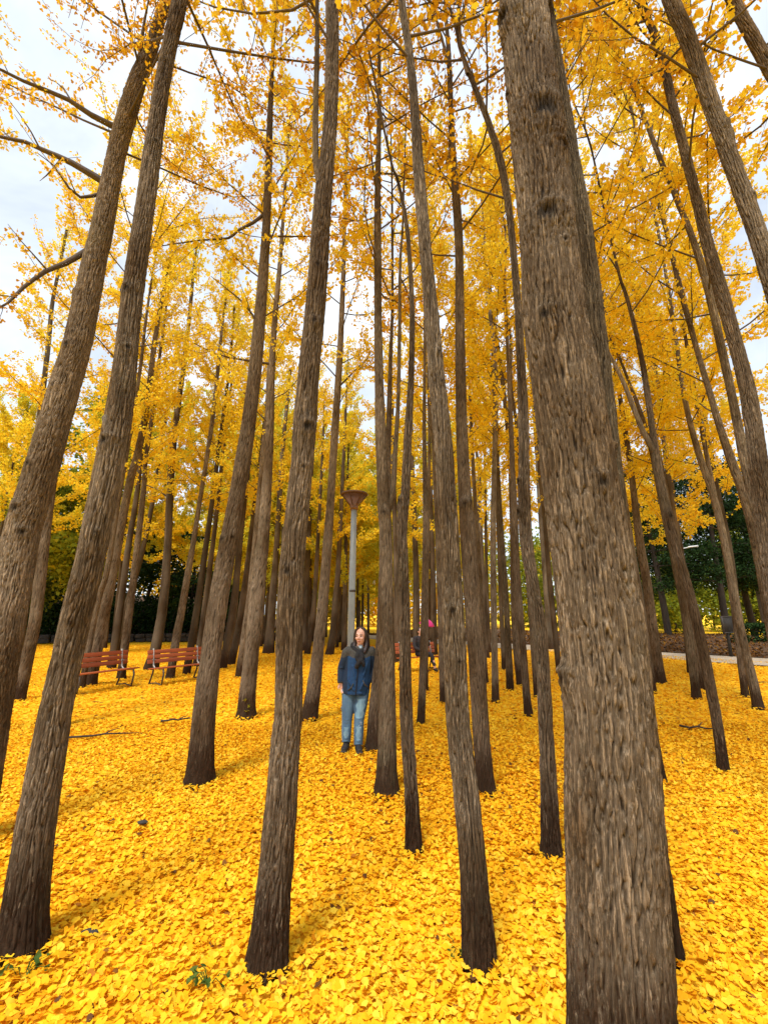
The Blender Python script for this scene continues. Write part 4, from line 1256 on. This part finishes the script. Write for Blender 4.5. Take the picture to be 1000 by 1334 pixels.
# ------------------------------------------------------------------ benches
def make_bench(label, p_near, p_far, length):
    """origin under the middle; +x along the bench, front towards -y"""
    c = (Vector(p_near) + Vector(p_far)) / 2
    d = Vector(p_far) - Vector(p_near)
    root = empty('park_bench', (c.x, c.y, 0), math.atan2(d.y, d.x))
    tag(root, label, 'bench', 'park benches under the ginkgos')
    h = length / 2
    for k in range(3):
        mb = MB(); mb.box((0, .205 + .018 * k, .56 + .115 * k), (length, .028, .10), Matrix.Rotation(-.17, 3, 'X')); o = mb.build('back_slat', M['wood'], root)
        bv = o.modifiers.new('b', 'BEVEL'); bv.width = .006; bv.segments = 2
    for k in range(4):
        mb = MB(); mb.box((0, -.24 + .118 * k, .425 - .012 * k), (length, .098, .03)); o = mb.build('seat_slat', M['wood'], root)
        bv = o.modifiers.new('b', 'BEVEL'); bv.width = .006; bv.segments = 2
    for s in (-1, 1):
        x = s * (h - .16)
        fr = MB()
        fr.tube([(x, .26, .88), (x, .215, .62), (x, .18, .46), (x, .10, .395), (x, -.1, .39), (x, -.28, .405)], .022, 10)
        f = fr.build('frame', M['steel'], root, True)
        for pts in ([(x, .15, .41), (x, .19, .25), (x, .26, .08), (x, .30, 0.0)], [(x, -.26, .40), (x, -.30, .28), (x, -.27, .12), (x, -.25, 0.0)]):
            mb = MB(); mb.tube(pts, .021, 10); mb.build('leg', M['iron'], root, True)
        mb = MB(); mb.tube([(x, .30, .012), (x, .12, .03), (x, 0, .05), (x, -.12, .03), (x, -.25, .012)], .016, 8); mb.build('foot_bar', M['iron'], f, True)
        bk = MB()
        for q in (-.03, .03): bk.tube([(x + q, .195, .60), (x + q, .17, .598)], .012, 8)
        bk.build('bolt', M['steel'], f)
    return root


def bench_at(x, y): return ground_pt(x, y)
b1f = bench_at(163, 893)
make_bench('left park bench with red brown slats, half behind the stubbed trunk', b1f - Vector((.62, 1.35, 0)), b1f + Vector((.05, .12, 0)), 1.65)
b2n = bench_at(197, 893)
make_bench('second park bench with red brown slats, right of the first', b2n - Vector((.02, .05, 0)), b2n + Vector((.85, 1.3, 0)), 1.6)
b3c = ground_pt(549, 873)
make_bench('hidden park bench behind the thin trunks where the umbrella holder sits', b3c - Vector((math.cos(.5), math.sin(.5), 0)) * .75 + Vector((-.08, .0, 0)), b3c + Vector((math.cos(.5), math.sin(.5), 0)) * .75 + Vector((-.08, 0, 0)), 1.5)


# ------------------------------------------------------------------ people
def limb(mb, pts, r, seg=14, ry=None):
    sp, rr = smooth_path([tuple(p) for p in pts], r, 0.02)
    if ry is not None:
        _, r2 = smooth_path([tuple(p) for p in pts], ry, 0.02)
        mb.tube([Vector(q) for q in sp], list(rr), seg, ry=list(r2))
    else:
        mb.tube([Vector(q) for q in sp], list(rr), seg)


def hand(mb, w, d, side):
    """relaxed hand: palm and five curled fingers; w wrist, d pointing direction, side +1/-1 to the thumb"""
    w = Vector(w); d = Vector(d).normalized()
    n = Vector((0, -1, 0)); n = (n - d * n.dot(d)).normalized()
    a = d.cross(n) * side
    mb.tube([w - d * .02, w + d * .03, w + d * .085], [.024, .034, .038], 12, ry=[.018, .016, .014])
    for i, (o, L) in enumerate([(.029, .068), (.010, .078), (-.010, .072), (-.029, .056)]):
        b = w + d * .075 + a * o
        k = b + d * L * .45 + n * .006
        e = k + d * L * .3 + n * .022
        mb.tube([b, k, e, e + d * L * .15 + n * .018], [.0095, .009, .0085, .007], 8)
    b = w + d * .025 + a * .028
    mb.tube([b, b + d * .03 + a * .024 + n * .012, b + d * .058 + a * .026 + n * .026], [.012, .011, .008], 8)


def head_on(mb, c, turn=0.0):
    """head with brow, nose, cheeks, chin, ears; c is the head centre, face towards -y"""
    Rz = Matrix.Rotation(turn, 3, 'Z')
    g = lambda x, y, z: Vector(c) + Rz @ Vector((x, y, z))
    mb.ball(g(0, .012, .025), (.073, .092, .092))
    mb.ball(g(0, -.018, -.035), (.060, .070, .080))
    mb.ball(g(0, -.055, -.092), (.028, .024, .022))
    mb.ball(g(0, -.050, .018), (.058, .036, .030))
    for s in (-1, 1):
        mb.ball(g(s * .036, -.060, -.028), (.026, .022, .024))
        mb.ball(g(s * .074, .012, -.012), (.012, .022, .034))
        mb.ball(g(s * .012, -.090, -.034), (.010, .012, .009))
    mb.tube([g(0, -.078, .012), g(0, -.094, -.018), g(0, -.104, -.034)], [.009, .011, .014], 10)
    mb.tube([g(-.022, -.078, -.064), g(0, -.086, -.063), g(.022, -.078, -.064)], [.007, .011, .007], 8)
    return g


def face_parts(g, body):
    for s in (-1, 1):
        mb = MB(); mb.ball(g(s * .030, -.079, .003), (.013, .007, .0055)); mb.build('eye', M['eye'], body, True)
        mb = MB(); mb.tube([g(s * .016, -.087, .022), g(s * .032, -.086, .027), g(s * .048, -.076, .021)], [.003, .004, .002], 8); mb.build('eyebrow', M['hair'], body, True)
    mb = MB(); mb.tube([g(-.025, -.080, -.061), g(-.010, -.089, -.066), g(0, -.091, -.067), (g(.010, -.089, -.066)), g(.025, -.080, -.061)], [.002, .006, .0065, .006, .002], 8); mb.build('mouth', M['lip'], body, True)


def woman():
    Y0 = ground_pt(462, 975).y
    s = Y0 / ray(462, 900)[1] / FPX            # metres per photo pixel at her distance
    X0 = at_dist(464, 975, Y0)[0].x
    root = empty('person', (X0, Y0, 0))
    tag(root, 'woman in navy jacket and faded jeans leaning on a trunk', 'person')

    def q(px, py, dy=0.0):
        p, t = at_dist(px, py, Y0)
        return Vector((p.x - X0, dy, p.z))
    # joints traced on the photograph, legs a touch in front of the trunk she leans on
    footL, footR = q(451, 972, -.05), q(467, 974, -.10)
    kneeL, kneeR = q(452, 938, -.03), q(468, 936, -.06)
    hipL, hipR = q(455, 900, .0), q(472, 900, .0)
    pel, chest, neckb = q(464, 892, 0), q(468, 858, .01), q(469, 842, .01)
    shL, shR = q(453, 849, .0), q(484, 849, .02)
    elL, elR = q(445, 871, .03), q(486, 873, .05)
    wrL, wrR = q(444, 888, -.02), q(479, 888, -.015)
    hc = q(470, 828.5, -.01)
    body = MB()
    g = head_on(body, hc, -.28)
    limb(body, [neckb - Vector((0, 0, .05)), neckb, hc - Vector((0, -.01, .07))], [.062, .05, .05])
    limb(body, [pel, pel.lerp(chest, .5), chest, neckb - Vector((0, 0, .03))], [.135, .125, .15, .07], 18, [.10, .10, .105, .06])
    for sh, el, wr, hd, sd in ((shL, elL, wrL, Vector((.35, -.05, -1)), 1), (shR, elR, wrR, Vector((-.75, .05, -.6)), -1)):
        limb(body, [sh, el, wr], [.048, .038, .026])
        hand(body, wr, hd, sd)
    for hp, kn, ft in ((hipL, kneeL, footL), (hipR, kneeR, footR)):
        limb(body, [hp, kn, ft + Vector((0, .02, .07))], [.078, .05, .036])
    ob = body.fused('body', M['skin'], root, .0055, 4)
    face_parts(g, ob)

    # jeans: two legs joined at the hips
    mb = MB()
    limb(mb, [pel + Vector((0, 0, .06)), pel, pel - Vector((0, 0, .07))], [.155, .165, .15], 20, [.118, .125, .115])
    for hp, kn, ft in ((hipL, kneeL, footL), (hipR, kneeR, footR)):
        limb(mb, [hp + Vector((0, 0, .03)), hp.lerp(kn, .5), kn, kn.lerp(ft, .45), ft + Vector((0, .015, .085)), ft + Vector((0, .01, .055))],
             [.105, .088, .068, .066, .058, .060], 18)
        for z in (0.0, .03):    # creases at the knee and above the shoe
            limb(mb, [kn + Vector((-.04, -.05, z)), kn + Vector((0, -.068, z - .01)), kn + Vector((.04, -.05, z))], [.008, .010, .008], 8)
            limb(mb, [ft + Vector((-.03, -.035, .09 + z)), ft + Vector((0, -.048, .083 + z)), ft + Vector((.03, -.035, .09 + z))], [.008, .010, .008], 8)
    je = mb.fused('jeans', [M['jeans'], M['fade']], root, .008, 5)
    # worn pale front of the right thigh and shins
    for pg in je.data.polygons:
        c = pg.center
        n = pg.normal
        for hp, kn, ft, wgt in ((hipL, kneeL, footL, .35), (hipR, kneeR, footR, 1)):
            top, low = kn.lerp(hp, .75), kn + Vector((0, 0, .03))
            if low.z < c.z < top.z and wgt == 1:
                f = (c.z - kn.z) / (hp.z - kn.z)
                ax = kn.lerp(hp, f)
                if abs(c.x - ax.x) < .055 + .012 * math.sin(c.z * 60) and n.y < -.15: pg.material_index = 1
            if ft.z + .13 < c.z < kn.z - .07:
                f = (c.z - ft.z) / (kn.z - ft.z)
                ax = ft.lerp(kn, f)
                if abs(c.x - ax.x) < .028 + .008 * math.sin(c.z * 70) and n.y < -.5: pg.material_index = 1
    rp = MB()
    for k in range(5):
        c0 = kneeR + Vector((random.uniform(-.02, .03), -.071, -.02 - .022 * k))
        rp.tube([c0 + Vector((-.02, .004, 0)), c0 + Vector((0, -.002, .003)), c0 + Vector((.02, .004, -.002))], [.002, .004, .002], 6)
    rp.build('frayed_rip', M['shirt'], je, True)
    for ft, tw in ((footL, -.12), (footR, .18)):
        d = Vector((math.sin(tw), -math.cos(tw), 0))
        mb = MB()
        b = Vector((ft.x, ft.y, 0))
        limb(mb, [b - d * .07 + Vector((0, 0, .045)), b + Vector((0, 0, .052)), b + d * .08 + Vector((0, 0, .042)), b + d * .165 + Vector((0, 0, .032))], [.036, .042, .046, .030], 14, [.042, .05, .036, .026])
        limb(mb, [b - d * .03 + Vector((0, 0, .05)), b - d * .025 + Vector((0, 0, .11))], [.044, .046], 14)
        mb.box(b + d * .05 + Vector((0, 0, .012)), (.078, .245, .022), Matrix.Rotation(tw, 3, 'Z'))
        mb.fused('shoe', M['shoe'], root, .007, 3)

    # jacket body and sleeves, fused; a knit yoke over the shoulders
    mb = MB()
    hem = q(463, 904, 0)
    limb(mb, [hem, pel + Vector((0, 0, .02)), pel.lerp(chest, .5), chest, chest + Vector((.0, 0, .09)), neckb + Vector((0, .0, .0))],
         [.185, .192, .182, .188, .165, .075], 24, [.145, .15, .14, .14, .115, .068])
    for sh, el, wr in ((shL, elL, wrL), (shR, elR, wrR)):
        limb(mb, [sh + (chest - sh) * .25, sh, sh.lerp(el, .5), el, el.lerp(wr, .6), wr + (wr - el).normalized() * .01], [.08, .078, .068, .06, .052, .046], 16)
    # folds and pocket welts
    for (a, b_, r) in ((q(452, 880, -.14), q(462, 898, -.155), .014), (q(476, 880, -.145), q(470, 897, -.155), .014), (q(460, 866, -.125), q(464, 884, -.15), .012), (q(479, 862, -.11), q(473, 882, -.145), .012), (q(455, 901, -.13), q(473, 901, -.14), .012)):
        limb(mb, [a, a.lerp(b_, .5) + Vector((0, -.004, 0)), b_], [r * .4, r, r * .4], 8)
    for el, dx in ((elL, .0), (elR, 0)):
        limb(mb, [el + Vector((-.05, -.035, .02)), el + Vector((0, -.062, .012)), el + Vector((.05, -.035, .02))], [.006, .012, .006], 8)
    jk = mb.fused('jacket', [M['navy'], M['yoke'], M['navydark']], root, .008, 5)
    yz = q(468, 855).z
    for pg in jk.data.polygons:
        c = pg.center
        if c.z > yz + .012 * math.sin(c.x * 40): pg.material_index = 1
        elif c.x < shL.x - .012 + (0.9 * (c.z - shL.z)) * 0 + .02 or c.x > shR.x - .02: pg.material_index = 2
    mb = MB(); limb(mb, [q(468, 857, -.142), q(466, 880, -.158), q(464, 903, -.152)], [.006, .006, .006], 8); mb.build('zip', M['scarf'], jk, True)
    mb = MB()
    for wr, el in ((wrL, elL), (wrR, elR)):
        d = (wr - el).normalized(); limb(mb, [wr - d * .02, wr + d * .018], [.047, .044], 14)
    mb.build('cuff', M['yoke'], jk, True)
    mb = MB()
    for (x, y) in ((459, 893), (475, 889)):
        a = q(x, y, -.158); sgn = -1 if x < 464 else 1
        mb.tube([a + Vector((sgn * .055, .03, -.045)), a, a + Vector((-sgn * .02, .0, .05))], [.006, .008, .006], 8)
    mb.build('pocket_welt', M['yoke'], jk, True)
    # pale shirt in the neckline
    mb = MB(); mb.ball(q(469.5, 844.5, -.02), (.036, .055, .06)); mb.build('shirt', M['shirt'], root, True)
    # black scarf: loop round the neck and two hanging ends
    mb = MB()
    ring = []
    for k in range(13):
        a = -2.0 + 4.0 * k / 12 + math.pi / 2
        ring.append(neckb + Vector((math.cos(a) * .105, math.sin(a) * .085 + .0, .015 + .02 * math.sin(a) - (.03 if abs(k - 6) > 4 else 0))))
    limb(mb, ring, [.036] * 13, 12)
    limb(mb, [ring[0], q(466, 853, -.125), q(469, 861, -.15)], [.036, .034, .028], 12)
    limb(mb, [ring[-1], q(472, 853, -.125), q(470, 861, -.155)], [.036, .034, .03], 12)
    mb.ball(q(469.5, 859, -.155), (.038, .03, .034))
    limb(mb, [q(470, 859, -.165), q(466, 865, -.17), q(464, 869, -.165)], [.028, .03, .018], 10)
    limb(mb, [q(471, 858, -.165), q(474, 863, -.165), q(474, 867, -.16)], [.024, .026, .014], 10)
    mb.fused('scarf', M['scarf'], root, .007, 3)
    # long dark hair parted in the middle, falling to the chest
    mb = MB()
    mb.ball(g(0, .035, .03), (.084, .092, .098))
    mb.ball(g(0, .045, -.05), (.083, .07, .09))
    for s in (-1, 1):
        limb(mb, [g(s * .014, -.03, .115), g(s * .060, -.02, .085), g(s * .082, -.012, .01), g(s * .088, .0, -.07), g(s * .088, -.02, -.14), g(s * .08, -.06, -.20), g(s * .076, -.075, -.23)],
             [.014, .021, .022, .025, .03, .026, .012], 12)
        limb(mb, [g(s * .06, .05, .02), g(s * .075, .05, -.10), g(s * .085, .03, -.2)], [.04, .042, .026], 12)
    mb.fused('hair', M['hair'], root, .006, 3)
    return root


woman()


def seated_person(bench_c, face):
    """figure in dark clothes sitting on the hidden bench under a tilted pink umbrella"""
    root = empty('person', (bench_c.x, bench_c.y, 0), face)
    tag(root, 'person in black seated behind a thin trunk under the pink umbrella', 'person')
    V = Vector
    hip = [V((-.09, .05, .5)), V((.09, .05, .5))]
    knee = [V((-.12, -.38, .5)), V((.13, -.36, .48))]
    foot = [V((-.12, -.42, .07)), V((.17, -.5, .09))]
    chest, neck, hc = V((0, .08, .88)), V((0, .07, 1.06)), V((0, .04, 1.2))
    body = MB()
    g = head_on(body, hc, 0.1)
    limb(body, [neck - V((0, 0, .05)), neck, hc - V((0, 0, .07))], [.06, .05, .05])
    limb(body, [V((0, .06, .5)), V((0, .09, .7)), chest, neck - V((0, 0, .03))], [.14, .125, .15, .07], 16, [.11, .1, .1, .06])
    arms = [(V((-.18, .08, .98)), V((-.25, -.02, .72)), V((-.12, -.2, .62))), (V((.18, .08, .98)), V((.24, -.06, .78)), V((.12, -.2, .92)))]
    for i, (a, b, c) in enumerate(arms):
        limb(body, [a, b, c], [.046, .038, .026]); hand(body, c, (c - b), 1 if i == 0 else -1)
    for i in (0, 1): limb(body, [hip[i], knee[i], foot[i]], [.08, .052, .036])
    ob = body.fused('body', M['skin'], root, .007, 4)
    face_parts(g, ob)
    mb = MB()
    limb(mb, [V((0, .06, .46)), V((0, .09, .68)), chest, V((0, .08, .99)), neck], [.18, .165, .18, .15, .07], 18, [.15, .135, .135, .11, .065])
    for (a, b, c) in arms: limb(mb, [a + (chest - a) * .2, a, b, c], [.078, .074, .056, .042], 14)
    mb.fused('coat', M['black'], root, .009, 4)
    mb = MB()
    for i in (0, 1): limb(mb, [hip[i] + V((0, .02, 0)), knee[i], knee[i].lerp(foot[i], .5), foot[i] + V((0, 0, .08))], [.098, .072, .062, .05], 14)
    mb.fused('trousers', M['black'], root, .009, 4)
    for i in (0, 1):
        f = foot[i]
        mb = MB(); limb(mb, [V((f.x, f.y + .06, .04)), V((f.x, f.y - .02, .05)), V((f.x, f.y - .14, .035))], [.038, .046, .03], 12); mb.fused('shoe', M['shoe'], root, .008, 2)
    mb = MB(); mb.ball(g(0, .03, .03), (.086, .095, .098)); limb(mb, [g(0, .06, 0), g(0, .09, -.12)], [.08, .06], 12); mb.fused('hair', M['hair'], root, .008, 3)
    return root, arms[1][2]


sp_, hnd = seated_person(b3c, .5)
hw = Matrix.Rotation(.5, 3, 'Z') @ hnd + b3c
uc = at_dist(555.5, 814, b3c.y - .22)[0]
um = empty('umbrella', uc); tag(um, 'small bright pink umbrella tilted behind a thin trunk', 'umbrella')
ax = (Vector(hw) - uc).normalized()
ax = (ax + Vector((-.35, .1, -.4))).normalized()
z = -ax; x_ = z.cross(Vector((0, 1, 0))).normalized(); y_ = z.cross(x_)
Mx = Matrix((x_, y_, z)).transposed()
mb = MB(); vs, fs = [], []
N8, RN = 32, 7
for i in range(RN):
    f = i / (RN - 1)
    for k in range(N8):
        a = 2 * math.pi * k / N8
        sc = 1 - .07 * abs(math.sin(4 * a)) * f
        r = .25 * f * sc + .004
        vs.append(Mx @ Vector((math.cos(a) * r, math.sin(a) * r, .17 * (1 - f * f) + .006)))
for i in range(RN - 1):
    for k in range(N8):
        k2 = (k + 1) % N8
        fs.append((i * N8 + k, i * N8 + k2, (i + 1) * N8 + k2, (i + 1) * N8 + k))
mb.add(vs, fs); cn = mb.build('canopy', M['pink'], um, True)
sd = cn.modifiers.new('s', 'SOLIDIFY'); sd.thickness = .003
mb = MB(); mb.tube([Mx @ Vector((0, 0, .22)), Mx @ Vector((0, 0, -.2)), Vector(hw) - uc], [.006, .006, .008], 8); mb.build('shaft', M['steel'], um, True)
for k in range(8):
    a = 2 * math.pi * k / 8
    mb = MB(); mb.tube([Mx @ Vector((0, 0, .165)), Mx @ Vector((math.cos(a) * .13, math.sin(a) * .13, .118)), Mx @ Vector((math.cos(a) * .245, math.sin(a) * .245, .0))], .003, 6); mb.build('rib', M['steel'], um, True)

# ------------------------------------------------------------------ small things on the ground
for (px, py, L, rz, lab) in [(232, 942, .5, .5, 'short dark twig on the leaves below the second bench'),
                             (135, 963, .9, .28, 'long thin stick lying on leaves right of the stubbed trunk'),
                             (910, 953, .5, -.1, 'dark twig on the leaves left of the lone thin trunk'),
                             (985, 892, .7, .2, 'dark fallen branch piece at the right edge')]:
    p = ground_pt(px, py)
    o = empty('fallen_twig', (p.x, p.y, .03), rz); tag(o, lab, 'twig', 'twigs on the leaf carpet')
    mb = MB()
    pts = [Vector((L * (k / 6 - .5), random.gauss(0, .025), .012 + random.uniform(0, .03))) for k in range(7)]
    mb.tube(pts, [.016, .015, .014, .012, .011, .008, .004], 7); t_ = mb.build('stick', M['darkbark'], o, True)
    mb = MB(); mb.tube([pts[3], pts[3] + Vector((.08, .07, .03)), pts[3] + Vector((.16, .16, .03))], [.009, .007, .003], 6)
    mb.tube([pts[4], pts[4] + Vector((.06, -.05, .02)), pts[4] + Vector((.1, -.12, .02))], [.007, .005, .003], 6); mb.build('side_shoot', M['darkbark'], o, True)

for (px, py, lab, nl_, sz) in [(272, 1282, 'green weed poking through leaves below the straight grey forked trunk', 9, .042),
                               (30, 1275, 'green weed in the bottom left corner below the stubbed trunk', 8, .04),
                               (597, 1242, 'green weed at the foot of the pale striped trunk', 8, .035),
                               (322, 921, 'pale leaf sprig growing at the foot of a dark trunk', 8, .075)]:
    p = ground_pt(px, py + (10 if py < 1000 else 0))
    o = empty('weed', (p.x, p.y - (.12 if py < 1000 else 0), 0)); tag(o, lab, 'plant', 'weeds in the leaf carpet')
    rg = np.random.default_rng(int(px))
    tw = Twigs(4); LP, LD = [], []
    for k in range(nl_):
        a = rg.random() * 6.28; r = rg.uniform(.02, .10)
        e = Vector((math.cos(a) * r, math.sin(a) * r, rg.uniform(.03, .075) if py > 1000 else rg.uniform(.08, .28)))
        tw.stick([Vector((0, 0, -.02)), e * .6 + Vector((0, 0, .02)), e], .003, .0015)
        for j in range(2):
            LP.append(tuple(e)); LD.append((math.cos(a + rg.normal(0, .7)), math.sin(a + rg.normal(0, .7)), rg.normal(.0, .3)))
    tw.mb.build('stem', M['weed'] if py > 1000 else M['twig'], o)
    V_, F_, k_ = leaf_arrays(np.array(LP), np.array(LD), sz * 0.75, rg, True)
    link_mesh('foliage', np_mesh('foliage', V_, F_, tint=np.repeat(rg.random(len(LP)), k_)), M['weed'] if py > 1000 else M['ygreen'], o)

for (px, py, s, lab) in [(186, 1073, .042, 'small dark stone left of the straight grey trunk'), (117, 1218, .045, 'small dark stone right of the stubbed trunk foot')]:
    p = ground_pt(px, py)
    bm = bmesh.new(); bmesh.ops.create_icosphere(bm, subdivisions=3, radius=1)
    for v in bm.verts:
        n_ = math.sin(v.co.x * 3 + 1) * math.sin(v.co.y * 4 + 2) * math.sin(v.co.z * 3 + px)
        v.co = Vector((v.co.x * s, v.co.y * s * .6, v.co.z * s * .4)) * (1 + .18 * n_)
    me = bpy.data.meshes.new('stone'); bm.to_mesh(me); bm.free()
    o = link_mesh('stone', me, M['stone'], None, True); o.location = (p.x, p.y, s * .25)
    tag(o, lab, 'stone', 'stones on the leaves')

# ------------------------------------------------------------------ light, sky, camera
w = bpy.data.worlds.new('World'); scene.world = w
w.use_nodes = True
nt = w.node_tree
bg = nt.nodes['Background']
sky = nt.nodes.new('ShaderNodeTexSky')
sky.sky_type = 'NISHITA'; sky.sun_disc = False
ELEV, ROT = R(60), R(205)
sky.sun_elevation = ELEV; sky.sun_rotation = ROT
tc = nt.nodes.new('ShaderNodeTexCoord')
cl = noise(nt, tc.outputs['Generated'], 2.6, 6, 0.6, 0.3)
cf = ramp(nt, cl, [(0.34, (0, 0, 0)), (0.70, (1, 1, 1))])
col = mixc(nt, mathn(nt, 'ADD', mathn(nt, 'MULTIPLY', cf, 0.5), 0.5, True), sky.outputs[0], (SKYC := 6.7, SKYC * 1.07, SKYC * 1.14))
nt.links.new(col, bg.inputs['Color'])
bg.inputs['Strength'].default_value = 0.13

ld = bpy.data.lights.new('sun', 'SUN'); ld.energy = 3.4; ld.angle = R(16); ld.color = (1.0, 0.95, 0.87)
lo = bpy.data.objects.new('sun', ld); COL.objects.link(lo)
sd_ = Vector((math.sin(ROT) * math.cos(ELEV), math.cos(ROT) * math.cos(ELEV), math.sin(ELEV)))
lo.rotation_euler = sd_.to_track_quat('Z', 'Y').to_euler()
lo.location = sd_ * 60

cd = bpy.data.cameras.new('camera')
cd.sensor_width = 36; cd.sensor_fit = 'AUTO'
cd.lens = FPX / 1334 * 36
cd.clip_start = 0.05; cd.clip_end = 3000
co = bpy.data.objects.new('camera', cd); COL.objects.link(co)
co.location = (0, 0, CAM_H)
co.rotation_euler = (math.pi / 2 + PITCH, 0, 0)
scene.camera = co

scene.render.engine = 'CYCLES'
cy = scene.cycles
cy.max_bounces = 7; cy.diffuse_bounces = 4; cy.glossy_bounces = 2; cy.transmission_bounces = 4; cy.transparent_max_bounces = 4
scene.view_settings.view_transform = 'Standard'
scene.view_settings.look = 'None'
scene.view_settings.gamma = 1
scene.view_settings.exposure = 0.5
